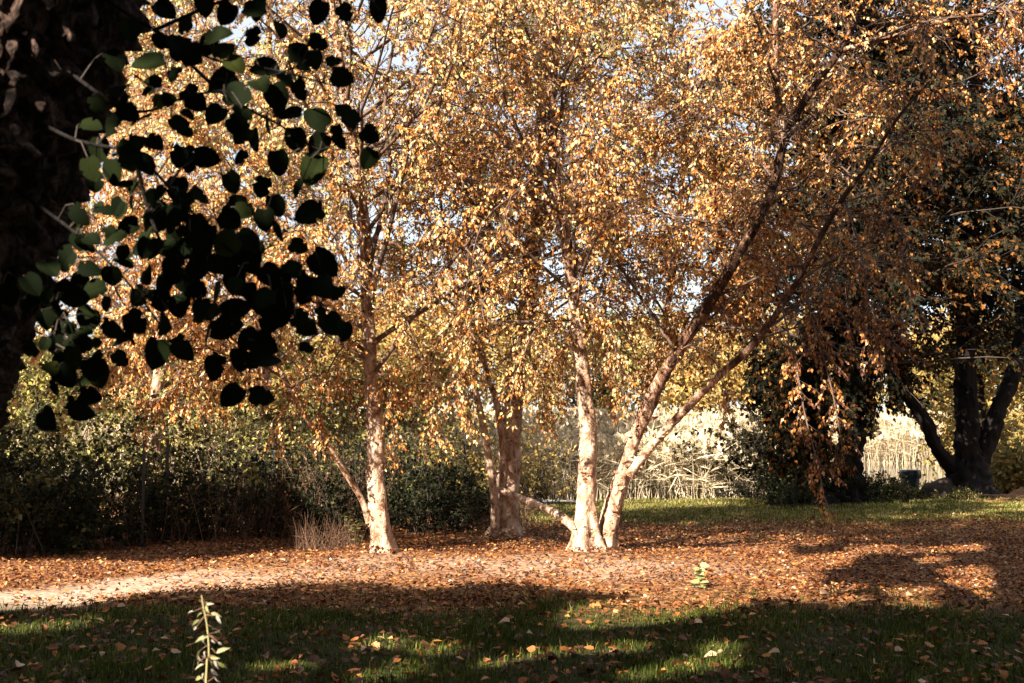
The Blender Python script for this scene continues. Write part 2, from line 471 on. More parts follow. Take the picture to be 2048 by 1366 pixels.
# crowns are kept off the open ground below them
def birch_floor(x, y):
    """Lowest leaf height of the birch crowns, by place along the row."""
    xp = [-9, -6.4, -4.5, -3.0, -2.0, -1.2, -.5, .3, .9, 1.8, 2.6, 3.4, 4.0, 4.5, 5.2, 7, 9]
    zp = [2.2, 2.2, 1.9, 1.5, 2.0, 1.7, 1.9, 2.1, 2.0, 2.1, 2.3, 2.2, 1.6, 1.1, 2.5, 3.4, 4]
    return np.interp(x * 16 / np.maximum(y, 5), xp, zp)


def build_tree(name, label, base, stems, bark, leafmat, tw_mat, spec, group=None, cat='tree', n_leaf_objs=0, floor=None, tmpl=T_BIRCH, keep=None, key='birch'):
    """stems: list of dicts(pts rows x y z r, limbs, t0, L, ...)"""
    base = np.asarray(base, float)
    root = thing(name, label, cat, base, group)
    allL2, allTw, LP, LD, LN = [], [], [], [], []
    limb_tubes = []
    for si, st in enumerate(stems):
        pts = np.asarray(st['pts'], float)
        V, Fs, N, q = bark_tube(pts, st.get('step', .06), st.get('sides', 22), st.get('amp', .16), st.get('freq', 3.0), st.get('flare', 0), si * 1.7 + base[0], st.get('lump', .12))
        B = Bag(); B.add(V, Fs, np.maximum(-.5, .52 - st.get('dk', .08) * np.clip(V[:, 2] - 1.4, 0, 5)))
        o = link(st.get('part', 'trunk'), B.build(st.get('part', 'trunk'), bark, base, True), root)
        if st.get('plabel'): o['label'] = st['plabel']
        # peeling scraps of bark
        if st.get('flakes'):
            near = np.where(V[:, 2] < st.get('peel', 6.5))[0]
            ch = rng.choice(near, st['flakes'] // 2)
            p, n_ = V[ch], N[ch]
            n_ = norm(n_ + .25 * rng.normal(size=n_.shape))
            d = norm(np.cross(n_, np.array([0, 0, 1.])) * rng.choice([-1, 1], len(ch))[:, None] + .22 * n_ + np.array([0, 0, .2]) * rng.normal(size=(len(ch), 1)))
            size = rng.uniform(.02, .06, len(ch)) * np.where(rng.uniform(0, 1, len(ch)) < .15, 2.2, 1)
            fm = leaf_mesh('peeling_bark', T_CURL, p, d, n_, size, rng.uniform(.25, .6, len(ch)), bark, base)
            props(link('peeling_bark', fm, root), kind='stuff')
        nl = st.get('limbs', 0)
        if not nl: continue
        P, R = q[:, :3], q[:, 3]
        t0 = st.get('t0', .25)
        ts = t0 + (1 - t0) * (np.arange(nl) + rng.uniform(0, .9, nl)) / nl
        idx = np.clip((ts * (len(P) - 1)).astype(int), 0, len(P) - 2)
        tanv = norm(np.gradient(P, axis=0))[idx]
        az = np.arange(nl) * 2.4 + rng.uniform(-.5, .5, nl) + si
        if 'az' in st: az = rng.uniform(st['az'][0], st['az'][1], nl)
        el = rng.uniform(*st.get('el', (.0, .8)), nl)
        D0 = np.stack([np.cos(az) * np.cos(el), np.sin(az) * np.cos(el), np.sin(el)], -1)
        D0 = norm(D0 + .35 * tanv)
        hfrac = (ts - t0) / (1 - t0)
        Ln = st.get('L', 3.2) * (1 - .5 * hfrac) * rng.uniform(.65, 1.15, nl)
        limbs = grow(P[idx], D0, Ln, 9, .13, st.get('bend', -.03))
        r0 = np.minimum(R[idx] * .45, .006 + .0062 * Ln)
        rr = r0[:, None] * np.linspace(1, .22, 10)[None]
        for k in range(nl): limb_tubes.append((limbs[k], rr[k]))
        if st.get('nolimbparts'): pass
        L2p = spec['l2']; p2, d2, t2 = pick(limbs, L2p, .15)
        own = np.repeat(np.arange(nl), L2p)
        l2 = grow(p2, splay(d2, .45, 1.05) + np.array([0, 0, .05]), Ln[own] * (.55 - .3 * t2) * rng.uniform(.6, 1.2, len(own)), 5, .16, -.07)
        allL2.append(l2)
        p3, d3, t3 = pick(np.concatenate([l2]), spec['l3'], .1)
        tw = grow(p3, splay(d3, .3, 1.1), rng.uniform(.2, .55, len(p3)) * spec.get('tl', 1), 3, .2, -.22)
        allTw.append(tw)
        # a few twigs straight off the limbs
        p4, d4, _ = pick(limbs, 10, .3)
        allTw.append(grow(p4, splay(d4, .6, 1.2), rng.uniform(.25, .6, len(p4)), 3, .2, -.22))
    for hd, hp in [(h if isinstance(h, tuple) else (spec.get('hangdens', 2.2), h)) for h in spec.get('hang', [])]:   # named drooping branches
        q = spline(np.c_[np.array(hp), np.linspace(.014, .004, len(hp))], .12)
        limb_tubes.append((q[:, :3], q[:, 3]))
        p3, d3, _ = pick(q[None, :, :3], int(len(q) * hd), .12)
        allTw.append(grow(p3, splay(d3, .5, 1.3), rng.uniform(.18, .5, len(p3)), 3, .2, -.25))
    nh_ = 0
    tw = np.concatenate(allTw) if allTw else np.zeros((0, 4, 3))
    l2 = np.concatenate(allL2) if allL2 else np.zeros((0, 6, 3))
    if floor is not None and len(tw):
        ok = tw[:, -1, 2] > floor(tw[:, -1, 0], tw[:, -1, 1]) + rng.normal(0, .22, len(tw))
        hangers = spec.get('hang')
        if hangers:      # the twigs of the named branches may hang lower
            nh = sum(int(len(spline(np.c_[np.array(h), np.zeros(len(h))], .12)) * hd) for hd, h in [(h if isinstance(h, tuple) else (spec.get('hangdens', 2.2), h)) for h in hangers])
            ok[-nh:] = True
        thin = np.ones(len(tw))
        if hangers: thin[-nh:] = 0
        if floor is birch_floor: ok &= rng.uniform(0, 1, len(tw)) > .74 * thin * sstep(tw[:, -1, 0] * 15 / tw[:, -1, 1], 2.6, 4.4)
        tw = tw[ok]
        l2 = l2[l2[:, -1, 2] > floor(l2[:, -1, 0], l2[:, -1, 1])]
    if keep is not None and len(tw):
        tw = tw[keep(tw[:, -1])]; l2 = l2[keep(l2[:, -1])]
    # main branches: objects of their own
    for k, (lp, lr) in enumerate(limb_tubes):
        if floor is not None and k < len(limb_tubes) - len(spec.get('hang', [])):
            low = lp[:, 2] < floor(lp[:, 0], lp[:, 1]) + .35
            if low.any(): lp, lr = lp[:max(0, int(np.argmax(low)))], lr[:max(0, int(np.argmax(low)))]
            if len(lp) < 3: continue
        V, q = tubes(lp[None], lr[None], 7)
        B = Bag(); B.add(V, [q]); link('branch', B.build('branch', bark if lr[0] > .2 else tw_mat, base, True), root)
    B = Bag()
    if len(l2):
        V, q = tubes(l2, np.linspace(.011, .004, 6)[None].repeat(len(l2), 0) * spec.get('tr', 1), 3); B.add(V, [q])
    if len(tw):
        V, q = tubes(tw[:, [0, 2, 3]], np.array([[.0035, .0026, .0018]]).repeat(len(tw), 0) * spec.get('tr', 1), 3); B.add(V, [q])
    if B.n: props(link('twigs', B.build('twigs', tw_mat, base), root), kind='stuff')
    P, D, N = hang_leaves(tw, spec['leaves'], spec.get('droop', .6))
    # a side twig's leaves fade together, so crowns show patches of one colour
    tone_tw = rng.normal(0, .1, len(tw)).repeat(spec['leaves'])
    tone = np.clip(spec['tone'](P) + tone_tw + rng.normal(0, spec.get('tvar', .17), len(P)), 0, 1)
    size = rng.uniform(*spec['size'], len(P))
    if floor is None and keep is not None:
        k = keep(P); P, D, N, tone, size = P[k], D[k], N[k], tone[k], size[k]
    for cpts, frac in spec.get('clear', []):
        q = spline(np.asarray(cpts)[:, :3], .15)
        hit = np.zeros(len(P), bool)
        for c in q:
            k = P[:, 1] / c[1]
            hit |= (P[:, 1] < c[1] + .05) & (np.abs((P[:, 0] / k) - c[0]) < .19) & (np.abs(((P[:, 2] - CAMZ) / k) + CAMZ - c[2]) < .14)
        ok = ~(hit & (rng.uniform(0, 1, len(P)) < frac))
        P, D, N, tone, size = P[ok], D[ok], N[ok], tone[ok], size[ok]
    mass = np.ones(len(P), bool)
    if n_leaf_objs:
        vis = np.where(in_view(P, -.01))[0]
        score = size[vis] / P[vis, 1]
        top = vis[np.argsort(-score)[:n_leaf_objs]]
        mass[top] = False
        leaf_objects('leaf', tmpl, key, P[top], D[top], N[top], size[top], tone[top], leafmat, root, base)
    props(link('foliage', leaf_mesh('foliage', spec.get('mass', T_SIMPLE), P[mass], D[mass], N[mass], size[mass], tone[mass], leafmat, base), root), kind='stuff')
    return root, P


def stem(rows):
    return [np.r_[at(a, b2, c), r] for a, b2, c, r in rows]


def tone_birch(P):
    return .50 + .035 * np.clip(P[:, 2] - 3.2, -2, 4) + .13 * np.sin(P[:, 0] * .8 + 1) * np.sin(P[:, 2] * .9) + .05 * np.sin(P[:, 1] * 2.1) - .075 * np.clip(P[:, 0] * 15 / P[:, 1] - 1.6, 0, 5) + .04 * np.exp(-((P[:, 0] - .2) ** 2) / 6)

SPEC = dict(mass=T_DIAMOND, l2=9, l3=10, leaves=13, size=(.035, .066), tone=tone_birch, droop=.65, tvar=.25)
def hangp(*r): return [at(a, b2, c) for a, b2, c in r]
SPECL = dict(SPEC); SPECL['hangdens'] = 3.5; SPECL['hang'] = [
    hangp((735, 600, 16.4), (650, 560, 15.8), (560, 620, 15.4), (470, 720, 15.2), (420, 800, 15.1)),
    hangp((735, 620, 16.4), (680, 640, 15.9), (620, 720, 15.6), (580, 800, 15.5), (560, 860, 15.5)),
    hangp((740, 680, 16.4), (690, 690, 16.0), (650, 760, 15.8), (640, 850, 15.7), (645, 900, 15.7)),
    hangp((570, 760, 15.5), (500, 720, 15.2), (400, 740, 15), (320, 800, 15), (280, 850, 15)),
    hangp((520, 640, 15.3), (420, 620, 15.1), (300, 680, 15), (200, 760, 15), (140, 820, 15)),
    hangp((735, 600, 16.4), (800, 620, 15.9), (840, 720, 15.6), (860, 800, 15.5), (865, 870, 15.5)),
    hangp((735, 560, 16.4), (830, 560, 15.8), (910, 650, 15.4), (930, 760, 15.2), (935, 850, 15.2)),
    hangp((742, 740, 16.4), (770, 760, 16.0), (785, 830, 15.8), (790, 910, 15.8))]
# left birch, with a thin second stem leaning away from its foot
LB = stem([(764, 1118, 16.3, 0.1419), (760, 1050, 16.3, 0.1333), (752, 950, 16.35, 0.129), (750, 850, 16.35, 0.1204), (742, 740, 16.4, 0.1075), (735, 600, 16.4, 0.0946), (728, 450, 16.3, 0.0817), (705, 280, 16.2, 0.0688), (680, 120, 16.1, 0.0559), (662, -20, 16.0, 0.043), (650, -260, 16.0, 0.0172)])
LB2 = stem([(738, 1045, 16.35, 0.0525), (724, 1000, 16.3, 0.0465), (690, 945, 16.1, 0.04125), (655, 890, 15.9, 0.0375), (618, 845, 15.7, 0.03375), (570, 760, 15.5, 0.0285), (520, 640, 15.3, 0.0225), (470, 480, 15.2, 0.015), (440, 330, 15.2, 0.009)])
SPECL['clear'] = [(LB[2:8], .55)]
build_tree('birch_tree', 'single pale flaking birch at the left of the clearing with a thin leaning side stem', at(764, 1108, 16.3),
           [dict(pts=LB, limbs=54, t0=.18, L=5.5, flare=.6, lump=.2, sides=30, step=.04, flakes=700, amp=.2), dict(pts=LB2, dk=.22, limbs=18, t0=.4, L=2.6, sides=14, part='side_stem', flakes=120, plabel='thin stem leaning left from the foot of the birch')],
           M_BARKB, M_BIRCH, M_TWIG, SPECL, 'birches in the clearing', n_leaf_objs=300, floor=birch_floor)
# middle birch, farther back
SPECM = dict(SPEC); SPECM['hangdens'] = 4; SPECM['hang'] = [
    hangp((1054, 620, 19.2), (1000, 640, 18.6), (950, 700, 18.3), (925, 800, 18.2)), hangp((1036, 740, 19.2), (1060, 720, 18.7), (1090, 780, 18.5), (1095, 850, 18.5)),
    hangp((1054, 620, 19.2), (1110, 640, 18.6), (1130, 740, 18.4), (1125, 830, 18.3)), hangp((1060, 560, 19.2), (960, 580, 18.4), (880, 680, 18.1), (850, 790, 18.0))]
MB = stem([(1014, 1085, 19.2, 0.223), (1014, 1030, 19.2, 0.2018), (1018, 940, 19.2, 0.1933), (1022, 840, 19.2, 0.1858), (1036, 740, 19.2, 0.1752), (1054, 620, 19.2, 0.1593), (1066, 480, 19.2, 0.1487), (1072, 370, 19.2, 0.1328), (1085, 220, 19.2, 0.1062), (1095, 80, 19.2, 0.08496), (1100, -60, 19.2, 0.06372), (1105, -220, 19.2, 0.03186)])
MB2 = stem([(990, 1078, 19.0, 0.0864), (990, 1010, 18.9, 0.0756), (980, 930, 18.8, 0.0612), (964, 840, 18.7, 0.0576), (945, 760, 18.6, 0.0504), (920, 640, 18.4, 0.0432), (890, 470, 18.3, 0.0288), (870, 300, 18.2, 0.0144)])
MB3 = stem([(1005, 990, 19.1, 0.0612), (1006, 900, 18.95, 0.05616), (994, 810, 18.8, 0.054), (972, 740, 18.7, 0.0468), (950, 620, 18.6, 0.036), (935, 450, 18.6, 0.0216), (930, 280, 18.6, 0.0108)])
SPECM['clear'] = [(MB[2:10], .75)]
build_tree('birch_tree', 'birch farther back in the middle with two thin white stems rising from its foot', at(1014, 1072, 19.2),
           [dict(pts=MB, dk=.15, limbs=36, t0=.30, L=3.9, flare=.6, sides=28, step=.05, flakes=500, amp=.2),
            dict(pts=MB2, limbs=9, t0=.5, L=2.0, sides=14, part='side_stem', flakes=120, plabel='thin white stem on the left'), dict(pts=MB3, limbs=8, t0=.5, L=2.0, sides=14, part='side_stem', flakes=90, plabel='thin white stem between the others')],
           M_BARKB, M_BIRCH, M_TWIG, SPECM, 'birches in the clearing', n_leaf_objs=300, floor=birch_floor)
# right birch: several trunks from one foot
RB = stem([(1172, 1115, 16.3, 0.1479), (1171, 1060, 16.3, 0.1392), (1174, 960, 16.3, 0.1305), (1177, 860, 16.3, 0.1261), (1166, 770, 16.3, 0.1131), (1152, 640, 16.3, 0.1001), (1135, 500, 16.3, 0.09135), (1110, 350, 16.3, 0.08265), (1102, 220, 16.3, 0.0696), (1112, 80, 16.3, 0.05655), (1120, -60, 16.3, 0.0435), (1125, -240, 16.3, 0.02175)])
RB1 = stem([(1212, 1112, 16.4, 0.114), (1222, 1050, 16.35, 0.1064), (1246, 950, 16.2, 0.1026), (1280, 850, 16.0, 0.0988), (1330, 745, 15.8, 0.0912), (1410, 620, 15.5, 0.0798), (1482, 500, 15.2, 0.0722), (1540, 390, 15.0, 0.0646), (1568, 285, 14.9, 0.0608), (1610, 200, 14.8, 0.0532), (1680, 100, 14.7, 0.0418), (1730, 0, 14.6, 0.0342), (1780, -140, 14.6, 0.019)])
RB2 = stem([(1258, 950, 16.1, .07), (1300, 895, 15.95, .062), (1370, 820, 15.7, .058), (1440, 750, 15.4, .054), (1510, 685, 15.1, .05), (1590, 570, 14.8, .042), (1670, 420, 14.5, .034), (1735, 330, 14.4, .026), (1800, 230, 14.2, .018), (1880, 140, 14, .01)])
RB3 = stem([(1200, 1095, 16.7, 0.0975), (1215, 1020, 16.9, 0.0825), (1245, 930, 17.1, 0.07125), (1290, 800, 17.4, 0.06), (1330, 640, 17.6, 0.0525), (1355, 460, 17.8, 0.04125), (1370, 260, 18, 0.03), (1380, 40, 18, 0.015)])
RB4 = stem([(1570, 275, 14.9, .05), (1558, 210, 14.85, .045), (1552, 120, 14.8, .04), (1550, 0, 14.8, .03), (1545, -140, 14.8, .015)])
RB5 = stem([(1165, 1075, 16.3, .07), (1143, 1050, 16.5, .066), (1110, 1026, 16.9, .062), (1070, 1008, 17.5, .058), (1030, 992, 18.0, .055), (1003, 980, 18.3, .05)])
RB6 = stem([(1685, 100, 14.7, .035), (1780, 75, 14.5, .03), (1900, 40, 14.3, .024), (2060, 15, 14.1, .015)])
SPECR = dict(SPEC); SPECR['hangdens'] = 2.0; SPECR['hang'] = [
    (4, hangp((1152, 640, 16.3), (1080, 650, 15.8), (1040, 730, 15.5), (1020, 810, 15.4))), (4, hangp((1150, 600, 16.3), (1210, 640, 15.8), (1240, 740, 15.6), (1250, 820, 15.6))),
    (4, hangp((1135, 500, 16.3), (1000, 560, 15.6), (930, 680, 15.3), (900, 790, 15.2))), (4, hangp((1330, 745, 15.8), (1380, 690, 15.3), (1440, 740, 15.1), (1460, 830, 15.0))),
    (4, hangp((1160, 700, 16.3), (1120, 690, 16.8), (1090, 760, 17.1), (1085, 850, 17.2))), (4, hangp((1410, 620, 15.5), (1350, 640, 16.3), (1320, 720, 16.7), (1300, 800, 16.8))),
    (4, hangp((1152, 640, 16.3), (1190, 650, 17.0), (1220, 740, 17.4), (1225, 810, 17.5))),
    hangp((1560, 600, 14.9), (1590, 720, 14.6), (1610, 830, 14.3), (1636, 930, 14.1), (1648, 990, 14.0), (1668, 1040, 13.9)),
    hangp((1600, 560, 14.8), (1640, 690, 14.6), (1668, 800, 14.4), (1690, 930, 14.3)),
    hangp((1690, 400, 14.5), (1725, 520, 14.2), (1742, 640, 14.0), (1760, 700, 14.0)),
    hangp((1740, 350, 14.4), (1800, 480, 14.1), (1820, 620, 14.0)),
    hangp((1600, 600, 14.8), (1690, 615, 14.4), (1760, 650, 14.2), (1800, 700, 14.1))]
SPECR['clear'] = [(RB1[2:10], .93), (RB2[1:6], .85), (RB[3:9], .6), (RB4[:3], .6), (RB1[8:11], .6)]
build_tree('birch_tree', 'many stemmed birch right of centre with one heavy trunk leaning right', at(1190, 1106, 16.35),
           [dict(pts=RB, limbs=36, t0=.30, L=3.6, flare=1.0, lump=.2, sides=30, step=.04, flakes=700, amp=.2),
            dict(pts=RB1, limbs=30, t0=.30, L=3.0, flare=.5, dk=.5, peel=1.9, az=(-.5, 3.6), sides=28, step=.045, flakes=500, amp=.2, plabel='heavy trunk leaning to the right'),  # dark upper tone: browner bark plus this trunk's shade painted in
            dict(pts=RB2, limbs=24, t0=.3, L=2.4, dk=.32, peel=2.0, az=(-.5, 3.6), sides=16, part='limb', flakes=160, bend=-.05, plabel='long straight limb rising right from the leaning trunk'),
            dict(pts=RB3, limbs=12, t0=.42, L=2.8, sides=18, flakes=160), dict(pts=RB4, limbs=7, t0=.2, L=2.0, sides=12, part='limb'),
            dict(pts=RB5, limbs=0, sides=16, part='limb', flakes=90, plabel='bare broken limb arching left close to the ground'),
            dict(pts=RB6, limbs=10, t0=.1, L=2.2, sides=10, part='limb', bend=-.05)],
           M_BARKB, M_BIRCH, M_TWIG, SPECR, 'birches in the clearing', n_leaf_objs=300, floor=birch_floor)
# birches behind the thicket, filling the canopy on the left
BB = stem([(300, 1060, 22, .15), (310, 850, 22, .13), (330, 600, 22, .11), (340, 350, 22, .085), (335, 100, 22, .06), (330, -160, 22, .025)])
SPECB = dict(SPEC); SPECB['size'] = (.055, .085)
build_tree('birch_tree', 'birch standing behind the thicket at far left, its trunk hidden by leaves', np.r_[at(300, 1045, 22)[:2], 0],
           [dict(pts=BB, limbs=46, t0=.16, L=4.4, sides=16, step=.1)], M_BARKB, M_BIRCH, M_TWIG, SPECB, 'birches in the clearing', n_leaf_objs=0, floor=birch_floor)

BB2 = stem([(520, 1040, 24, .14), (525, 850, 24, .12), (540, 600, 24, .10), (545, 350, 24, .08), (540, 100, 24, .055), (535, -160, 24, .025)])
build_tree('birch_tree', 'birch hidden behind the dry weeds between the far left and single birches', np.r_[at(520, 1030, 24)[:2], 0],
           [dict(pts=BB2, limbs=28, t0=.22, L=4.2, sides=16, step=.1)], M_BARKB, M_BIRCH, M_TWIG, SPECB, 'birches in the clearing', n_leaf_objs=0, floor=birch_floor)

# ------------------------------------------------------------------ foreground mulberry
MUL = [np.r_[-2.45, 3.9, -.2, .50]] + stem([(-345, 1500, 4.0, .43), (-290, 1100, 4.0, .40), (-240, 830, 4.0, .39), (-205, 690, 4.0, .40), (-155, 540, 4.0, .41), (-98, 370, 4.0, .42), (-36, 180, 4.0, .43), (30, 0, 4.0, .43), (110, -220, 4.0, .40)]) + [np.r_[-1.2, 4.1, 4.2, .34], np.r_[-.9, 4.3, 5.4, .26], np.r_[-.7, 4.6, 7.0, .16], np.r_[-.5, 4.8, 8.6, .06]]
mulbase = np.array([-2.45, 3.9, 0.])
mul = thing('mulberry_tree', 'dark shaded tree leaning in at the left edge, its big leaves hanging over the scene', 'tree', mulbase)
V, Fs, N, q = bark_tube(MUL, .03, 96, .2, 11.0, .25, 4.2, .03)
B = Bag(); B.add(V, Fs); link('trunk', B.build('trunk', M_BARKM, mulbase, True), mul)


def mul_leaf(var):
    r = np.random.default_rng(var)
    n = 15
    rows = []
    for k in range(1, n):
        y = k / n
        w = .43 * (math.sin(math.pi * min(1, y ** .86)) ** .55) * (1 + .035 * (-1) ** k)
        rows.append([y, w])
    V = [(0, .05, 0)]; F3, F4 = [], []
    fold, curl = r.uniform(.05, .3), r.uniform(.05, .35)
    side = r.uniform(-.1, .1)
    bite = {0: None, 1: (6, 7), 2: None, 3: (9,), 4: None, 5: (4,)}[var % 6]
    for k, (y, w) in enumerate(rows):
        wl = w * (.62 if bite and k in bite else 1); wr = w * (.72 if bite and k + 2 in bite else 1)
        z = lambda ww: fold * ww - curl * (y - .3) ** 2
        i = len(V)
        yy = y + (-.06 * (1 - y) if k < 3 else 0)
        V += [(-wl, yy - .05 * wl * 2, z(wl)), (side * y * (1 - y), y, z(0) - .0), (wr, yy - .05 * wr * 2, z(wr))]
        if i == 1: F3 += [(0, 2, 1), (0, 3, 2)]
        else: F4 += [(i - 3, i - 2, i + 1, i), (i - 2, i - 1, i + 2, i + 1)]
    i = len(V); V.append((side * .2, 1.02, -curl * .5)); F3 += [(i - 3, i - 2, i), (i - 2, i - 1, i)]
    return np.array(V), [np.array(F3), np.array(F4)]

MULT = [mul_leaf(k) for k in range(6)]
LEAFS = """453 28 60;435 72 75;368 50 60;297 124 80;372 108 80;450 100 60;505 76 58;690 25 52;757 20 66;637 25 64;685 155 58;668 122 42;600 110 74;637 85 52;570 160 56;532 135 74;445 165 78;348 148 44;306 165 44;388 198 70;476 190 78;552 195 74;632 238 68;694 230 70;740 270 58;678 275 64;360 250 56;480 240 68;538 245 64;592 280 64;627 340 84;737 318 54;556 326 64;482 316 44;357 315 58;308 285 54;265 290 64;225 250 64;256 222 64;240 178 64;226 345 68;266 390 80;190 365 54;354 378 64;400 392 52;463 366 58;524 375 54;618 427 74;553 412 58;480 416 74;312 440 74;357 425 68;392 457 74;495 482 68;560 466 60;256 452 54;231 465 32;291 497 54;185 480 50;160 430 60;150 465 62;597 493 50;648 528 80;650 575 80;590 540 64;612 580 74;512 603 50;540 552 68;472 620 78;560 620 78;610 650 68;662 648 66;613 696 38;525 720 90;530 690 74;497 680 64;430 735 70;414 675 60;366 697 70;312 708 76;241 718 46;240 684 68;463 792 66;523 793 62;175 640 70;225 657 60;272 645 64;328 648 70;360 610 74;412 628 70;280 592 60;332 570 64;384 573 78;432 588 78;152 593 64;100 600 60;188 580 64;224 552 58;248 516 44;172 480 48;132 520 70;137 677 42;100 735 54;148 716 60;132 752 64;196 748 70;192 716 44;160 818 76;180 792 54;96 840 66;440 532 78;400 532 78;348 540 74;296 552 58;452 488 74;400 484 74;344 492 64;510 20 60;560 60 50;330 20 60;410 10 60;470 130 60;520 170 64;500 520 70;470 560 74;540 640 70;290 330 60;240 300 60;200 300 60;180 250 60;230 120 60;260 60 60;180 540 60;90 640 50;430 230 60;510 280 60;600 180 56;580 230 60;630 120 50;380 330 50;330 200 56;280 240 60;210 420 54;240 420 46;460 440 66;530 440 60;370 500 66;320 600 62;440 650 60;480 720 60;110 690 50;110 780 50;170 760 56;60 700 50"""
LEAFS += ''.join(';%d %d %d' % (random.gauss(a, c), random.gauss(b_, d), random.uniform(36, 66)) for a, b_, c, d, k in ((430, 540, 130, 80, 34), (470, 180, 120, 80, 16), (250, 420, 60, 90, 14), (110, 700, 40, 70, 12), (300, 120, 60, 60, 8), (150, 660, 60, 80, 16), (270, 330, 60, 70, 10), (560, 600, 60, 60, 8)) for _ in range(k))
LEAFS = [tuple(float(v) for v in s.split()) for s in LEAFS.split(';')]
BR = [[(60, -120, 4.0), (200, -10, 3.9), (310, 60, 3.85), (430, 120, 3.8), (550, 140, 3.75), (680, 175, 3.7)],
      [(40, 60, 3.9), (160, 160, 3.8), (270, 225, 3.75), (380, 190, 3.7), (480, 175, 3.65), (600, 130, 3.65)],
      [(310, 60, 3.85), (450, 190, 3.9), (560, 250, 3.9), (640, 300, 3.9), (700, 270, 3.85)],
      [(0, 200, 3.85), (150, 280, 3.75), (270, 310, 3.75), (380, 420, 3.7), (470, 500, 3.7), (560, 570, 3.7), (640, 610, 3.65)],
      [(270, 310, 3.75), (300, 430, 3.8), (350, 540, 3.8), (420, 640, 3.8), (490, 700, 3.8), (500, 770, 3.8)],
      [(-40, 330, 3.9), (90, 420, 3.8), (180, 490, 3.75), (260, 570, 3.7), (320, 650, 3.7), (350, 700, 3.7)],
      [(-90, 480, 3.9), (40, 560, 3.8), (110, 610, 3.75), (135, 700, 3.7), (165, 780, 3.7)],
      [(310, 60, 3.85), (450, 0, 3.8), (600, -40, 3.7), (720, -10, 3.7), (760, 20, 3.7)]]
Bt = Bag()
brpts = []
for i, br in enumerate(BR):
    p = spline([at(*b_) for b_ in br], .05)
    n = len(p)
    V, qf = tubes(p[None], np.linspace(.0075, .0025, n)[None], 8)
    B = Bag(); B.add(V, [qf]); link('branch', B.build('branch', M_BARKD, mulbase, True), mul)
    brpts.append(p[n // 6:])
brpts = np.concatenate(brpts)
P, D, N, SZ, TN = [], [], [], [], []
tww = []
for k, (x, y, ln) in enumerate(LEAFS):
    c0 = at(x, y, 3.8)
    j = np.argmin(np.linalg.norm((brpts - c0)[:, [0, 2]], axis=1) + rng.uniform(0, .05, len(brpts)))
    Y = brpts[j][1] + rng.normal(0, .09)
    c = at(x, y, Y)
    L_ = ln / F * Y * .86
    away = norm(np.array([c[0] - brpts[j][0], 0, c[2] - brpts[j][2]]) + 1e-6)
    d = norm(np.array([0, 0, -.6]) + .55 * away + np.array([.6, .3, .45]) * rng.normal(size=3))
    n_ = norm(np.array([rng.normal(0, .5), -1, rng.normal(.45, .5)]))
    base_ = c - d * L_ * .5
    P.append(base_); D.append(d); N.append(n_); SZ.append(L_)
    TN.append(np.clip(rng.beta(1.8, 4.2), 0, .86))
    mid = (brpts[j] + base_) / 2 + np.array([0, 0, .02])
    tww.append(np.stack([brpts[j], mid, base_, base_ + d * L_ * .08]))
V, qf = tubes(np.array(tww), np.array([[.0028, .0022, .0018, .0014]]).repeat(len(tww), 0), 5)
B = Bag(); B.add(V, [qf]); props(link('leaf_stalks', B.build('leaf_stalks', M_TWIGD, mulbase), mul), kind='stuff')
P, D, N, SZ, TN = map(np.array, (P, D, N, SZ, TN))
vi = rng.integers(0, 6, len(P))
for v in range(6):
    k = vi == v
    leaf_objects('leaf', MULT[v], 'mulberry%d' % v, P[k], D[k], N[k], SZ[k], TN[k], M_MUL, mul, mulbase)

# ------------------------------------------------------------------ shade: the mulberry's high crown, widened with added shade masses, and trees beside and behind the camera
lit = []                                    # places the sun reaches through gaps cut into these crowns: (point, radius)
def gap(px, py, r, Y=None):
    if Y is None: Y = F * CAMZ / (py - 870)
    lit.append((at(px, py, Y), r))
for px, py, r in ((1300, 1212, .58), (1370, 1205, .42), (1400, 1330, .22), (1440, 1290, .12), (1240, 1290, .13), (1180, 1240, .12), (760, 1290, .13), (880, 1300, .10),
                  (790, 1340, .16), (60, 1250, .22), (20, 1200, .4), (120, 1195, .4), (220, 1185, .3), (1700, 1200, .12), (1830, 1205, .14), (1600, 1195, .12), (1100, 1305, .1), (1000, 1325, .08),
                  (1550, 1150, .4), (1620, 1125, .35), (1500, 1170, .35), (1660, 1110, .3), (1800, 1098, .35), (1870, 1100, .22), (1760, 1095, .3), (1620, 1075, .3), (1960, 1003, 1.0), (1800, 1010, .6), (560, 1330, .08), (1950, 1190, .1), (1290, 1345, .12)):
    gap(px, py, r)
for k in range(22): gap(random.uniform(1330, 2060), random.uniform(1035, 1185), random.uniform(.12, .32))
for px, py, r, Y in ((50, 170, .07, 3.6), (12, 110, .085, 3.6), (25, 145, .085, 3.6), (40, 185, .085, 3.6), (5, 340, .07, 3.6), (58, 225, .085, 3.6), (80, 265, .08, 3.6), (100, 300, .07, 3.6), (30, 350, .06, 3.6), (5, 20, .06, 3.6), (62, 205, .075, 3.6), (80, 245, .07, 3.6), (102, 285, .075, 3.6), (35, 130, .06, 3.6), (30, 345, .065, 3.6), (65, 352, .05, 3.6), (28, 620, .05, 3.6), (15, 25, .035, 3.6), (195, 8, .025, 3.65),
                     (410, 1240, .09, 4.2), (412, 1300, .1, 4.2), (420, 1340, .1, 4.2), (405, 1210, .07, 4.2), (412, 1365, .09, 4.2), (595, 280, .04, 3.8), (570, 165, .03, 3.8), (240, 530, .05, 3.75), (560, 470, .025, 3.8)):
    gap(px, py, r, Y)
LITP = np.array([p for p, r in lit]); LITR = np.array([r for p, r in lit])


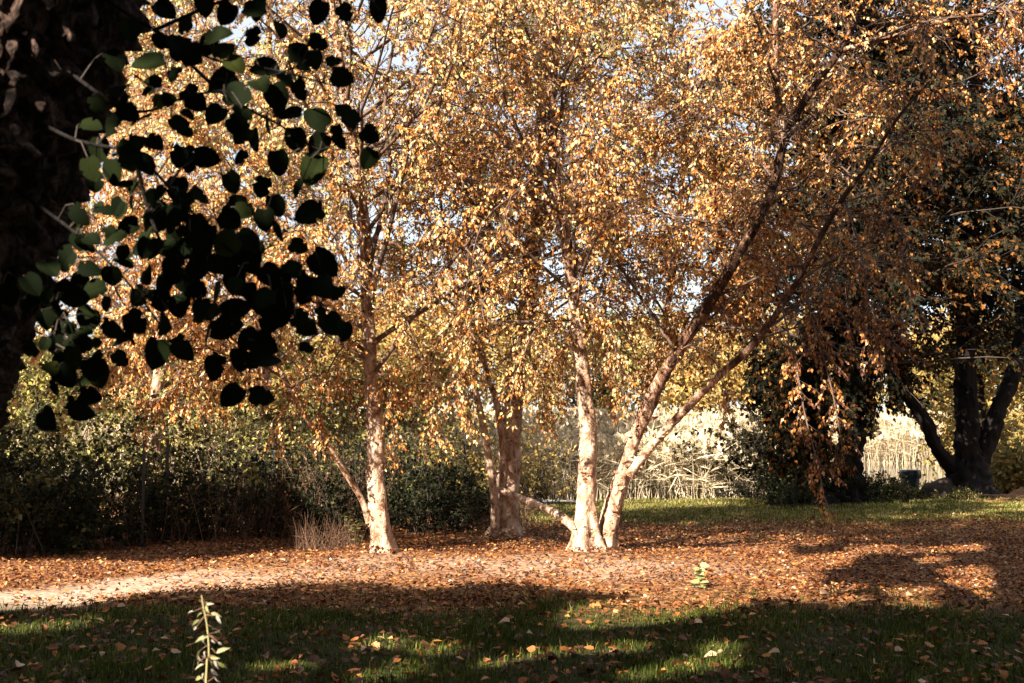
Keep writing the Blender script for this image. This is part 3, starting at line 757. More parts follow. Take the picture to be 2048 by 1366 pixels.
def shade_keep(P, ls=0.0):
    keepm = np.ones(len(P), bool)
    s = np.array(SUNV)
    for p, r in zip(LITP, LITR):
        w = P - p; t = w @ s
        dd = np.linalg.norm(w - t[:, None] * s, axis=1)
        keepm &= ~((dd < r + ls) & (t > .3))
    gxs, gys = P[:, 0] + SHX * P[:, 2], P[:, 1] + SHY * P[:, 2]
    edge = 11.9 + .5 * np.sin(gxs * 1.3) + .3 * np.sin(gxs * 3.1 + 1) + 9 * sstep(gxs, 2.6, 5.0) + 1.5 * sstep(gxs, -3.6, -2.4) * (1 - sstep(gxs, -.6, .6))  # leaves whose shadow would land past this set outline are dropped
    keepm &= (gys < edge) | ((gxs < -2.6) & (gys > 15.6) & (gys < 20)) | (wob(gxs * .9, gys * .5) > .86)
    # crowns stay above and beside the open view
    keepm &= ~((P[:, 1] > 0) & (np.abs(P[:, 0]) < .47 * P[:, 1] + .5) & (P[:, 2] < CAMZ + .40 * P[:, 1] + .5))
    return keepm


def lobes(c, r, n, flat=.75):
    k = rvec(n) * (rng.uniform(.25, 1, (n, 1)) ** .5) * np.asarray(r) * .72
    return np.asarray(c) + k, np.linalg.norm(np.asarray(r)) / math.sqrt(3) * rng.uniform(.32, .55, n)


def crown_points(c, r, n, nl=16):
    lc, lr = lobes(c, r, nl)
    own = rng.integers(0, nl, n)
    P = lc[own] + rvec(n) * (rng.uniform(.15, 1, (n, 1)) ** .45) * lr[own][:, None] * np.array([1.1, 1.1, .8])
    return P, own, lc


def shade_tree(label, base, top, crown_c, crown_r, n, r0, seed_leaf=.15):
    base = np.array(base, float)
    t = thing('shade_tree', label, 'tree', base, 'trees around the viewer that shade the grass')
    q = [np.r_[base + [0, 0, -.2], r0 * 1.2], np.r_[base + [0, 0, .8], r0], np.r_[(base + top) / 2, r0 * .8], np.r_[top, r0 * .4], np.r_[np.array(crown_c) + [0, 0, crown_r[2] * .5], .04]]
    V, Fs, _, qq = bark_tube(q, .25, 14, .2, 4, .3, base[0], .1)
    B = Bag(); B.add(V, Fs); link('trunk', B.build('trunk', M_BARKD, base, True), t)
    P, own, lc = crown_points(crown_c, crown_r, n)
    for c in lc:
        k = np.argmin(np.linalg.norm(qq[:, :3] - c, axis=1)); k = max(0, k - 6)
        p = spline([qq[k, :3], (qq[k, :3] + c) / 2 + [0, 0, .3], c], .3)
        if not shade_keep(p).all(): continue
        V, qf = tubes(p[None], np.linspace(.07, .012, len(p))[None], 6); B = Bag(); B.add(V, [qf]); link('branch', B.build('branch', M_BARKD, base, True), t)
    P = P[shade_keep(P, .75 * seed_leaf)]
    m_ = len(P)
    props(link('foliage', leaf_mesh('foliage', T_DIAMOND, P, rvec(m_), norm(rvec(m_) + [0, 0, .8]), rng.uniform(.8, 1.3, m_) * seed_leaf, rng.uniform(0, 1, m_), M_SHADE, base), t), kind='stuff')

P, own, lc = crown_points((-.9, 5.3, 7.6), (5.0, 4.6, 2.6), 26000, 26)
P2, _, lc2 = crown_points((1.3, 9.0, 9.4), (3.5, 3.2, 2.5), 17000, 24)
P3, _, lc3 = crown_points((-2.0, 6.8, 7.3), (3.4, 2.6, 1.9), 13000, 22)
P5, _, lc5 = crown_points((.4, 9.2, 7.6), (2.2, 1.8, 1.4), 7000, 12)
P4, _, lc4 = crown_points((-4.2, .3, 5.7), (2.4, 2.3, 1.7), 15000, 18)
P = np.concatenate([P, P2, P3, P4, P5]); lc = np.concatenate([lc, lc2, lc3, lc4, lc5])  # joins the unseen crown masses added to shade the right side and hanging leaves
P = P[shade_keep(P, .11)]; m_ = len(P)
for c in lc:
    if c[2] < 6.2: continue
    p = spline([np.array([-.9, 4.3, 5.4]), (np.array([-.9, 4.3, 5.4]) + c) / 2 + [0, 0, .5], c], .3)
    if not shade_keep(p).all(): continue
    V, qf = tubes(p[None], np.linspace(.09, .015, len(p))[None], 7); B = Bag(); B.add(V, [qf]); link('branch', B.build('branch', M_BARKM, mulbase, True), mul)
props(link('high_foliage', leaf_mesh('high_foliage', T_DIAMOND, P, rvec(m_), norm(rvec(m_) + [0, 0, .8]), rng.uniform(.1, .17, m_), rng.uniform(0, 1, m_), M_SHADE, mulbase), mul), kind='stuff')
shade_tree('broad leafy tree outside the left of the picture shading the front grass', (-7.5, 2.2, 0), np.array([-7.2, 2.3, 4.5]), (-7.2, 2.0, 6.6), (4.0, 3.8, 3.0), 30000, .2)
shade_tree('tall leafy tree behind the viewer on the left casting shade across the lawn', (-5.0, -3.0, 0), np.array([-4.6, -2.6, 5]), (-4.6, -2.2, 8.2), (4.4, 4.2, 3.4), 34000, .2)
shade_tree('leafy tree outside the far left beside the sandy path', (-12.5, 1.0, 0), np.array([-12.3, 1.2, 5]), (-12.0, 1.5, 7.2), (3.8, 3.6, 3.0), 20000, .2)
for i, (wx_, wy_) in enumerate([(-17, -7), (-12.5, -9), (-8.5, -10.5), (-4, -11), (.5, -11.5), (5, -11), (9.5, -9), (12.5, -4.5), (9.5, 1.5), (13.5, 6)]):  # row of dense trees added out of view to block skylight
    wh = ('at the far left end', 'second from the left', 'third from the left', 'left of the middle', 'in the middle', 'right of the middle', 'third from the right', 'second from the right', 'nearest the lawn on the right', 'at the far right end')[i]
    shade_tree('dense unseen tree added behind the viewer to cut skylight, %s' % wh, (wx_, wy_, 0), np.array([wx_, wy_, 6.5]), (wx_, wy_, 6.0), (3.0, 2.8, 6.2), 9000, .2, .32)
for sx_, sy_, wh in ((12.5, 11.5, 'beside the lawn on the right'), (16.5, 17, 'farther along the right of the lawn'), (-18, 2, 'at the far left of the path'), (-20, 10, 'farthest left beyond the thicket')):  # more dense trees added at the sides, unseen, to darken the shade
    shade_tree('dense unseen tree added outside the view to deepen the shade, %s' % wh, (sx_, sy_, 0), np.array([sx_, sy_, 6.0]), (sx_, sy_, 5.6), (3.0, 2.8, 5.6), 8000, .2, .3)
shade_tree('leafy tree outside the left edge shading the thicket', (-11.5, 10.5, 0), np.array([-11.5, 10.5, 4.5]), (-11.3, 10.6, 6.3), (3.6, 2.8, 2.4), 15000, .22, .22)
shade_tree('leafy tree farthest out on the left shading the foot of the thicket', (-15.5, 8.2, 0), np.array([-15.3, 8.3, 4.5]), (-15, 8.6, 6.6), (3.6, 3.0, 2.6), 16000, .25, .22)
shade_tree('leafy tree right behind the viewer shading the front right grass', (1.2, -3.0, 0), np.array([1.2, -2.6, 5]), (.9, -1.6, 7.6), (4.2, 3.6, 3.0), 28000, .2)

# ------------------------------------------------------------------ big dark trees on the right bank
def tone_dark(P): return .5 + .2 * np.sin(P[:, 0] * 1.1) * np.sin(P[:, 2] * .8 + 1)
SPECD = dict(hangdens=4.5, hang=[], mass=T_DIAMOND, l2=9, l3=8, leaves=12, size=(.09, .15), tone=tone_dark, droop=.45, tl=1.6, tvar=.27, tr=1.4)
def dark_floor(x, y):
    k = x / np.maximum(y, 5) * F + 1024
    return np.interp(k, [1450, 1530, 1570, 1640, 1712, 1735, 1800, 1870, 1900, 1950, 2050], [3.2, 1.5, .6, .5, .9, 1.9, 1.9, 2.1, 2.4, 2.4, 1.5])
SPECD1 = dict(SPECD); SPECD1['hang'] = [hangp((1630, 720, 28), (1560, 730, 27.4), (1545, 820, 27.2), (1550, 930, 27.1)), hangp((1630, 700, 28), (1600, 740, 27.3), (1590, 850, 27.2), (1595, 960, 27.1)), hangp((1690, 640, 28.4), (1650, 700, 27.4), (1645, 820, 27.3), (1650, 940, 27.2)),
    hangp((1690, 620, 28.4), (1690, 700, 27.6), (1700, 800, 27.4), (1690, 930, 27.4)), hangp((1668, 600, 28), (1620, 650, 27), (1570, 760, 26.8), (1575, 880, 26.7)), hangp((1700, 640, 28.4), (1735, 700, 27.8), (1740, 780, 27.8), (1738, 850, 27.8)),
    hangp((1640, 700, 28), (1520, 720, 27.8), (1510, 800, 27.8)), hangp((1680, 640, 28.2), (1790, 680, 28), (1800, 760, 28), (1790, 800, 28))]
D1 = stem([(1622, 1008, 28, .42), (1622, 940, 28, .36), (1618, 840, 28, .34), (1630, 720, 28, .32), (1668, 600, 28, .28), (1700, 460, 28, .24), (1710, 300, 28, .19), (1700, 120, 28, .13), (1690, -60, 28, .07)])
D1b = stem([(1690, 1000, 28.4, .42), (1697, 940, 28.4, .36), (1704, 860, 28.4, .33), (1700, 740, 28.4, .3), (1690, 620, 28.4, .26), (1650, 450, 28.4, .2), (1610, 300, 28.4, .14), (1590, 100, 28.4, .08)])
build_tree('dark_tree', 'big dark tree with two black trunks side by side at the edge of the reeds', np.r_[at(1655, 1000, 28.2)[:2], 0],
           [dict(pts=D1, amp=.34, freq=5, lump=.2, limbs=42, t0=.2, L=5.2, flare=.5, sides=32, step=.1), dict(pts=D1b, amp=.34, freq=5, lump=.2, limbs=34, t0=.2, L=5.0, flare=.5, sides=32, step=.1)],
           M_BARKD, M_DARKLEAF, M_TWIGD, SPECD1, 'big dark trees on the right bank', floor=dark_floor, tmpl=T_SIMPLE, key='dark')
D2 = stem([(1938, 985, 31, 0.595), (1938, 940, 31, 0.527), (1934, 880, 31, 0.357), (1932, 780, 31, 0.323), (1930, 660, 31, 0.289), (1932, 540, 31, 0.255), (1940, 380, 31, 0.204), (1950, 200, 31, 0.1445), (1955, 0, 31, 0.085), (1955, -150, 31, 0.0425)])
D2a = stem([(1922, 950, 31, 0.234), (1893, 922, 30.9, 0.216), (1868, 885, 30.7, 0.198), (1852, 845, 30.5, 0.189), (1822, 800, 30.3, 0.18), (1795, 760, 30.1, 0.18), (1782, 700, 30, 0.18), (1800, 620, 30, 0.171), (1816, 540, 30, 0.153), (1818, 420, 30, 0.126), (1800, 260, 30, 0.09), (1790, 80, 30, 0.054)])
D2b = stem([(1955, 930, 31, 0.289), (1976, 880, 31, 0.272), (1996, 820, 31, 0.255), (2022, 760, 31, 0.238), (2040, 690, 31, 0.221), (2060, 560, 31, 0.187), (2075, 380, 31, 0.1445), (2080, 150, 31, 0.085)])
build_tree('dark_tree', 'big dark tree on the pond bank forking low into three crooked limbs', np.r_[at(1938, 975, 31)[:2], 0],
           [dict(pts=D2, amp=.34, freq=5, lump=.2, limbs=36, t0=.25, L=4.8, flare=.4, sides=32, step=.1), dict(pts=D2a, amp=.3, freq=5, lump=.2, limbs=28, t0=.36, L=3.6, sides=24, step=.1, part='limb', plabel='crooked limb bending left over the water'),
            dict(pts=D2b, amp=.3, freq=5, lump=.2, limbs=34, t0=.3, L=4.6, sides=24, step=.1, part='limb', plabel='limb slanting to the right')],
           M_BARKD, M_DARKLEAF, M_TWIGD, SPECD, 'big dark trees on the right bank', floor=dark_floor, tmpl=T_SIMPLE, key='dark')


def small_tree(name, label, base, h, r, n, mat, size, tone, group, trunk_r=.12, bark=None, bot=.25, tmpl=T_DIAMOND, lean=0, nl=14):
    base = np.array(base, float); base[2] = gz(base[0], base[1])
    t = thing(name, label, 'tree', base, group)
    q = [np.r_[base + [0, 0, -.3], trunk_r * 1.3], np.r_[base + [lean * .2, 0, h * .25], trunk_r], np.r_[base + [lean * .6, 0, h * .6], trunk_r * .7], np.r_[base + [lean, 0, h * .95], trunk_r * .15]]
    V, Fs, _, qq = bark_tube(q, .3, 10, .2, 4, .2, base[0], .1)
    B = Bag(); B.add(V, Fs); link('trunk', B.build('trunk', bark or M_BARKD, base, True), t)
    c = base + [lean * .6, 0, h * (bot + 1) / 2]
    P, own, lc = crown_points(c, (r, r, h * (1 - bot) / 2), n, nl)
    for cc in lc:
        k = max(1, np.argmin(np.linalg.norm(qq[:, :3] - cc, axis=1)) - 3)
        V, qf = tubes(np.stack([qq[k, :3], (qq[k, :3] + cc) / 2 + [0, 0, .1], cc])[None], np.array([[trunk_r * .4, trunk_r * .25, .01]]), 5)
        B = Bag(); B.add(V, [qf]); link('branch', B.build('branch', bark or M_BARKD, base, True), t)
    P = P[P[:, 2] > base[2] + .1]; m_ = len(P)
    ton = np.clip(tone + rng.normal(0, .12, nl)[own[:m_]] + rng.normal(0, .16, m_), 0, 1)
    props(link('crown', leaf_mesh('crown', tmpl, P, norm(rvec(m_) + [0, 0, -.4]), rvec(m_), rng.uniform(.7, 1.3, m_) * size, ton, mat, base), t), kind='stuff')
    return t

G = 'low trees behind the thicket'
small_tree('low_tree', 'olive green low tree at the far left behind the bushes', (-11.5, 27, 0), 4.6, 2.4, 7000, M_SHRUB, .13, .75, G)
small_tree('low_tree', 'tan and orange low tree between the thicket and the far left birch', (-8.4, 29, 0), 4.8, 2.4, 7000, M_OLIVE, .13, .5, G)
small_tree('low_tree', 'greenish low tree left of the single birch trunk', (-5.6, 29, 0), 4.4, 2.3, 7000, M_OLIVE, .13, .3, G)
small_tree('low_tree', 'rusty low tree seen between the left and middle birches', (-3.0, 31, 0), 4.8, 2.2, 7000, M_OLIVE, .13, .65, G)
small_tree('dark_tree', 'dark rust flecked tree at the right edge beside the forked trunk', (15.9, 34, 0), 11, 3.4, 14000, M_DARKLEAF, .15, .52, 'big dark trees on the right bank', .22, bot=.24, nl=24)
G = 'orange trees past the dark trunks'
small_tree('orange_tree', 'orange leaved tree seen through the fork of the dark trunk', (16.0, 41, 0), 8, 3.2, 4500, M_OLIVE, .2, .5, G, .17, bot=.1)
small_tree('orange_tree', 'small orange tree at the right edge with its thin dark trunk showing', (17.6, 39.5, 0), 7, 2.6, 3000, M_OLIVE, .18, .4, G, .16, bot=.22)
G = 'trees across the pond'
for sx, sy, sh, st_, lab in ((20.5, 50, 3.2, .4, 'rusty shrub at the right edge beyond the forked tree'), (19.0, 46.5, 1.8, .45, 'low orange shrub on the right shore of the pond'), (24, 60, 4.5, .5, 'orange thicket tree far back at the right edge'), (29, 74, 6, .55, 'distant orange tree on the right shore'), (15.8, 36.5, 1.3, .35, 'small russet shrub right of the forked dark tree')):
    small_tree('orange_shrub', lab, (sx, sy, 0), sh, 1.5 + sh * .35, 3000, M_OLIVE, .16 + .02 * sh, st_, 'orange shrubs on the right shore', .06, bot=.02)
far = [(-44, 'pale olive'), (-36, 'rusty'), (-28, 'olive'), (-21, 'tan'), (-13, 'pale olive'), (-6, 'rusty'), (1, 'tan'), (8, 'olive'), (15, 'tan'), (22, 'rusty'), (30, 'olive'), (38, 'tan'), (46, 'pale olive')]
where = ['leftmost of the far row', 'second from the left in the far row', 'behind the left thicket', 'behind the far left birch', 'behind the left birch trunk', 'left of the middle birch', 'behind the middle birch',
         'behind the right birch', 'beyond the pale reeds', 'beyond the two dark trunks', 'above the open water', 'beyond the forked dark tree', 'at the right end of the far row']
for (x, nm), wh in zip(far, where):
    small_tree('far_tree', '%s tree across the pond, %s' % (nm, wh), (x + rng.uniform(-1, 1), rng.uniform(101, 112), 0), rng.uniform(12, 16.5), rng.uniform(4.8, 6), 7000, M_OLIVE, .42,
               {'pale olive': .4, 'rusty': .62, 'olive': .2, 'tan': .85}[nm], G, .22, bot=.08, nl=18)


# ------------------------------------------------------------------ thicket on the left
def shrub(label, x, y, h, r, n, mat, size, tone, group=None, name='bush', tmpl=T_DIAMOND, low=.02, tvar=.16):
    base = np.array([x, y, float(gz(x, y))])
    t = thing(name, label, 'bush', base, group)
    ns = 46
    p0 = base + np.stack([rng.normal(0, r * .38, ns), rng.normal(0, r * .34, ns), np.full(ns, -.05)], -1)
    d0 = norm(np.stack([rng.normal(0, .38, ns), rng.normal(0, .38, ns), np.ones(ns)], -1))
    st = grow(p0, d0, h * rng.uniform(.45, 1.3, ns), 5, .13, -.05)
    p1, d1, _ = pick(st, 7, .18)
    sh_ = grow(p1, splay(d1, .4, 1.1), rng.uniform(.12, .36, len(p1)) * h, 3, .2, -.08)
    B = Bag()
    V, qf = tubes(st[:, [0, 2, 3, 5]], np.array([[.011, .008, .006, .002]]).repeat(ns, 0), 4); B.add(V, [qf])
    V, qf = tubes(sh_[:, [0, 3]], np.array([[.004, .002]]).repeat(len(sh_), 0), 3); B.add(V, [qf])
    props(link('stems', B.build('stems', M_TWIGD, base), t), kind='stuff')
    P, D_, t_ = pick(sh_, max(1, int(n / len(sh_) * .75)), .05)
    own = np.repeat(np.arange(len(sh_)), max(1, int(n / len(sh_) * .75)))
    m_ = len(P)
    P = P + rng.normal(0, .03, (m_, 3))
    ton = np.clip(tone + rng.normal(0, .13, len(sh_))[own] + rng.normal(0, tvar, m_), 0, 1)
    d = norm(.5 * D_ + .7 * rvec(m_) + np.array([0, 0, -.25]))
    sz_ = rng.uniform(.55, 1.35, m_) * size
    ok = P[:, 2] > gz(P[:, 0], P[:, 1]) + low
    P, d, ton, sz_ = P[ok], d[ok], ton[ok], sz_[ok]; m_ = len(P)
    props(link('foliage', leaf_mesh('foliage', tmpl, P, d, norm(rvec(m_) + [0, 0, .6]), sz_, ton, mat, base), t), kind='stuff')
    return t

G = 'bushes of the left thicket'  # low ones: dark foliage, toned darker still for the thicket's inner shade
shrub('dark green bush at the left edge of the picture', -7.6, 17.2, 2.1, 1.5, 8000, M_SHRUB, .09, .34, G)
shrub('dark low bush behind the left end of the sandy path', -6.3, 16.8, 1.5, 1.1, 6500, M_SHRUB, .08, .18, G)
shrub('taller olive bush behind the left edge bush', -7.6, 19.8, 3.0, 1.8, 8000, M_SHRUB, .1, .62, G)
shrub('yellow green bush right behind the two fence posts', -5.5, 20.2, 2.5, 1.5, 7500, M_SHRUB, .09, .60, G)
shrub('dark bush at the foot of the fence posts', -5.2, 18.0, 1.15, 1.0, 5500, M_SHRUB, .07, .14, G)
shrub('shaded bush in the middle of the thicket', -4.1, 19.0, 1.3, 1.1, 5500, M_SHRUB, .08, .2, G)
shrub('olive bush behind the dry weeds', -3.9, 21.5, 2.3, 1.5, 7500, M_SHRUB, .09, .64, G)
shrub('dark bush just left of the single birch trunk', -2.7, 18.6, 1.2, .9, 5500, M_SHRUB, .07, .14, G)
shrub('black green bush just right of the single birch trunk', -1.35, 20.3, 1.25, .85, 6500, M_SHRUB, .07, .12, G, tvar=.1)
shrub('low dark bush left of the middle birch', -.75, 21.6, .75, .7, 4000, M_SHRUB, .06, .3, G)
shrub('brownish bush behind the middle birch', -1.0, 25, 2.0, 1.2, 6000, M_OLIVE, .08, .4, G)
shrub('green bush behind the left birch trunk', -2.4, 23.5, 2.2, 1.4, 6500, M_SHRUB, .09, .55, G)
shrub('rusty bush against the reeds between the two birches', .55, 27.4, 1.6, .6, 2200, M_OLIVE, .08, .45, G)
G = 'bushes under the dark trees'
shrub('tall shadowy shrub between the reeds and the two black trunks', 6.5, 29.6, 2.6, 1.0, 7000, M_DARKLEAF, .12, .3, G)
shrub('dark scrub at the foot of the two black trunks', 6.2, 27.0, .9, 1.0, 5000, M_SHRUB, .07, .2, G)
shrub('dark scrub between the black trunks and the pond gap', 8.2, 28.6, .7, 1.0, 5000, M_SHRUB, .07, .25, G)
shrub('leafy bush in front of the dark bin', 9.6, 30.6, .6, .5, 2200, M_SHRUB, .07, .62, G)
shrub('bright yellow green bush beside the dark bin', 10.75, 31.2, .42, .34, 1600, M_SHRUB, .07, .97, G, tvar=.08)
shrub('low scrub in front of the brown rock', 11.0, 29.8, .3, .9, 2600, M_SHRUB, .05, .62, G)
shrub('grey green bush beside the reeds left of the black trunks', 5.8, 30.2, 2.6, 1.0, 5500, M_SHRUB, .1, .45, G, tmpl=T_STRIP)


def stalks(name, n, xr, yr, hr, mat, tone, lean=.12, r=.004, leafy=0, plume=0, leafsize=.3, plume_size=.2, tvar=.2, mask=None, base_z=None, nseg=3):
    """A stand of thin upright stalks with strap leaves and seed heads, as one mass."""
    x = rng.uniform(*xr, n); y = rng.uniform(*yr, n)
    if mask is not None:
        k = mask(x, y); x, y = x[k], y[k]; n = len(x)
    z = gz(x, y) - .03
    if base_z is not None: z = np.maximum(z, base_z)
    h = rng.uniform(*hr, n) if not callable(hr) else hr(x, y)
    d = norm(np.stack([rng.normal(0, lean, n), rng.normal(0, lean, n), np.ones(n)], -1))
    P = grow(np.stack([x, y, z], -1), d, h, nseg, lean * .35, -.01)
    B = Bag()
    V, q = tubes(P, np.linspace(r, r * .4, nseg + 1)[None].repeat(n, 0), 3)
    ton = np.clip(tone + rng.normal(0, tvar, n), 0, 1)
    B.add(V, [q], np.repeat(ton, 3 * (nseg + 1)))
    if leafy:
        p, dd, t = pick(P, leafy, .25); m_ = len(p)
        ld = norm(dd * .5 + norm(rvec(m_) * [1, 1, .2]) * .9)
        V, Fs = leaf_mass(T_STRIP, p, ld, norm(rvec(m_) + [0, 0, 1]), rng.uniform(.6, 1.3, m_) * leafsize)
        B.add(V, Fs, np.repeat(np.clip(np.repeat(ton, leafy) - .1 + rng.normal(0, .15, m_), 0, 1), len(T_STRIP[0])))
    if plume:
        p, dd, t = pick(P, plume, .9); m_ = len(p)
        V, Fs = leaf_mass(T_SIMPLE, p, norm(dd + .5 * rvec(m_)), rvec(m_), rng.uniform(.6, 1.2, m_) * plume_size)
        B.add(V, Fs, np.repeat(np.clip(np.repeat(ton, plume) - .05 + rng.normal(0, .12, m_), 0, 1), len(T_SIMPLE[0])))
    o = link(name, B.build(name, mat)); props(o, kind='stuff')
    return o

o = stalks('reed_bed', 9000, (-7, 6.6), (29.7, 36.5), lambda x, y: rng.uniform(.75, 1.1, len(x)) * (1.3 + .2 * (y - 29.7)) * np.interp(x, [-7, 3, 5, 6.6], [1.15, 1.1, .95, .8]), M_REED, .66, .2, .007, tvar=.3, leafy=5, plume=2, leafsize=.6, plume_size=.2,
           mask=lambda x, y: x < 6.3 - .1 * (y - 29.7) + .3 * np.sin(y * 3))
props(o, 'pale dry reed bed along the pond edge behind the lawn', 'reeds')
o = stalks('far_reeds', 5500, (-45, 40), (92.4, 98.5), (2.0, 4.2), M_REED, .6, .16, .02, leafy=4, plume=1, leafsize=1.3, plume_size=.6, nseg=2, base_z=-.7, mask=lambda x, y: x < .40 * y + 2)
props(o, 'pale band of reeds on the far shore of the pond', 'reeds')
o = stalks('dry_weeds', 420, (-5.6, -2.4), (18.0, 20.6), lambda x, y: (.5 + .9 * rng.uniform(0, 1, len(x)) ** 1.5) * (1 + .3 * np.sin(x * 2.3 + 1) + .2 * np.sin(x * 5.1)), M_DRY, .3, .22, .0035, leafy=5, plume=8, leafsize=.16, plume_size=.05, tvar=.3)
props(o, 'brown dry weed stalks in front of the thicket', 'weeds')
o = stalks('dry_weeds', 300, (-8.5, -3.0), (16.9, 19.0), lambda x, y: (.4 + 1.0 * rng.uniform(0, 1, len(x)) ** 1.5), M_DRY, .22, .25, .0032, leafy=6, plume=4, leafsize=.15, plume_size=.045, tvar=.3)
props(o, 'tangled dead stems leaning out of the front of the thicket', 'weeds')
o = stalks('dry_grass', 240, (-2.95, -2.1), (16.4, 17.0), (.25, .6), M_DRY, .3, .35, .0035, leafy=1, leafsize=.14)
props(o, 'tuft of reddish dry grass beside the left birch foot', 'grass')
o = stalks('dry_grass', 500, (-1.2, .3), (20.2, 22.5), (.2, .7), M_DRY, .5, .35, .004, leafy=2, leafsize=.2)
props(o, 'straggling dry grass left of the middle birch', 'grass')


# ------------------------------------------------------------------ fence in the thicket
fx = np.array([(-5.28, 17.3), (-5.16, 18.05), (-3.9, 19.7), (-2.5, 21.6), (-.94, 24.0)])
M_POST = plain_mat('fence_post', (.035, .033, .033), .6, .3, 30)
fb = np.array([fx[0, 0], fx[0, 1], float(gz(*fx[0]))])
fen = thing('wire_fence', 'dark wire fence with thin steel posts running through the left thicket', 'fence', fb)
for (x, y) in fx:
    z0 = float(gz(x, y))
    B = Bag()
    w = .022
    for dx, dy, hw, hd in ((0, 0, w, .005), (0, .016, .005, .016)):     # T section
        c = np.array([[sx * hw + dx, sy * hd + dy] for sx, sy in ((-1, -1), (1, -1), (1, 1), (-1, 1))])
        V = np.array([[x + a, y + b_, z] for z in (z0 - .2, z0 + 1.52) for a, b_ in c])
        B.add(V, [np.array([[0, 1, 5, 4], [1, 2, 6, 5], [2, 3, 7, 6], [3, 0, 4, 7], [4, 5, 6, 7]])])
    link('fence_post', B.build('fence_post', M_POST, fb), fen)
B = Bag()
for (a, b_) in zip(fx[:-1], fx[1:]):
    for hz in np.arange(.1, 1.45, .15):
        p = np.array([[a[0], a[1], float(gz(*a)) + hz], [b_[0], b_[1], float(gz(*b_)) + hz]]); V, q = tubes(p[None], np.full((1, 2), .0022), 3); B.add(V, [q])
    n = int(np.linalg.norm(b_ - a) / .12)
    for k in range(1, n):
        c = a + (b_ - a) * k / n; z0 = float(gz(*c))
        V, q = tubes(np.array([[[c[0], c[1], z0 + .1], [c[0], c[1], z0 + 1.45]]]), np.full((1, 2), .0018), 3); B.add(V, [q])
props(link('wire_mesh', B.build('wire_mesh', M_POST, fb), fen), kind='stuff')

# ------------------------------------------------------------------ bin and rock on the bank
bx, by = 10.66, 32.3
bb = np.array([bx, by, float(gz(bx, by))])
bn = thing('litter_bin', 'dark round bin with a shiny black bag over its rim at the water edge', 'bin', bb)
def lathe(prof, sides=28, wav=0, c=(0, 0, 0)):
    a = np.arange(sides) * 2 * math.pi / sides
    V = np.array([[(r * (1 + wav * math.sin(5 * t + z * 9) * .5 + wav * math.sin(11 * t + 1))) * math.cos(t), (r * (1 + wav * math.sin(5 * t + z * 9) * .5)) * math.sin(t), z] for r, z in prof for t in a]) + np.asarray(c)
    n = len(prof); idx = np.arange(n * sides).reshape(n, sides)
    return V, [np.stack([idx[:-1], np.roll(idx[:-1], -1, 1), np.roll(idx[1:], -1, 1), idx[1:]], -1).reshape(-1, 4), idx[-1][None]]
B = Bag(); B.add(*lathe([(.19, -.1), (.2, .0), (.215, .03), (.215, .06), (.235, .45), (.24, .56), (.25, .58), (.25, .60)])); link('bin_body', B.build('bin_body', plain_mat('bin_plastic', (.02, .03, .04), .4, .3, 10), (0, 0, 0), True), bn)
B = Bag(); B.add(*lathe([(.26, .42), (.275, .5), (.272, .6), (.265, .635), (.235, .645), (.21, .60), (.18, .5)], 36, .045)); link('bin_bag', B.build('bin_bag', plain_mat('bin_bag', (.03, .04, .055), .22, .4, 15), (0, 0, 0), True), bn)

def lumpy(c, r, seed, name, mat, label, cat):
    import bmesh
    bm = bmesh.new(); bmesh.ops.create_icosphere(bm, subdivisions=4, radius=1)
    for v in bm.verts:
        k = 1 + .22 * mnoise.noise(v.co * 1.3 + Vector((seed, 0, 0))) + .08 * mnoise.noise(v.co * 5)
        v.co = Vector((v.co.x * r[0] * k, v.co.y * r[1] * k, max(-.15, v.co.z * r[2] * k)))
    me = bpy.data.meshes.new(name); bm.to_mesh(me); bm.free(); me.materials.append(mat)
    for p in me.polygons: p.use_smooth = True
    return props(link(name, me, None, c), label, cat)
lumpy((11.05, 30.9, 0), (.55, .45, .5), 3, 'rock', bark_mat('rock_face', [(.2, (.035, .025, .02)), (.6, (.09, .06, .045)), (.9, (.16, .11, .08))], (3, 3, 3), .7, .04), 'brown rounded rock at the left foot of the forked dark tree', 'rock')


# ------------------------------------------------------------------ small plants
def seedling(label, x, y, h, n, size, mat, tone, tmpl=T_BIRCH, name='seedling', spread=.5, lean=(0, 0), tvar=.1):
    base = np.array([x, y, float(gz(x, y))])
    t = thing(name, label, 'plant', base)
    p = spline([base + [0, 0, -.03], base + [lean[0] * .5, lean[1] * .5, h * .5], base + [lean[0], lean[1], h]], .04)
    V, q = tubes(p[None], np.linspace(.006, .0025, len(p))[None], 6); B = Bag(); B.add(V, [q]); link('stem', B.build('stem', M_DRY, base), t)
    k = np.linspace(.25, 1, n) * (len(p) - 1)
    P = p[k.astype(int)]
    az = np.arange(n) * 2.4 + rng.uniform(-.4, .4, n)
    D_ = norm(np.stack([np.cos(az), np.sin(az), rng.uniform(-.3, .5, n) * spread], -1))
    leaf_objects('leaf', tmpl, name + label[:6], P, D_, norm(rvec(n) * .5 + [0, -.4, 1]), rng.uniform(.7, 1.2, n) * size, np.clip(tone + rng.normal(0, tvar, n), 0, .99), mat, t, base)
    return t
gp = lambda px, py: at(px, py, F * CAMZ / (py - 870))
q_ = gp(1400, 1172); seedling('pale green sprig standing alone in the fallen leaves right of the birches', q_[0], q_[1], .24, 22, .095, leaf_mat('sprig_leaf', [(0, (.16, .20, .07)), (1, (.40, .44, .2))], .5, .3), .5, T_ROUND, tvar=.25)
q_ = gp(722, 1098); seedling('yellow green seedling at the left foot of the single birch', q_[0] - .05, q_[1] - .1, .42, 16, .11, M_SHRUB, .93, T_BIRCH)
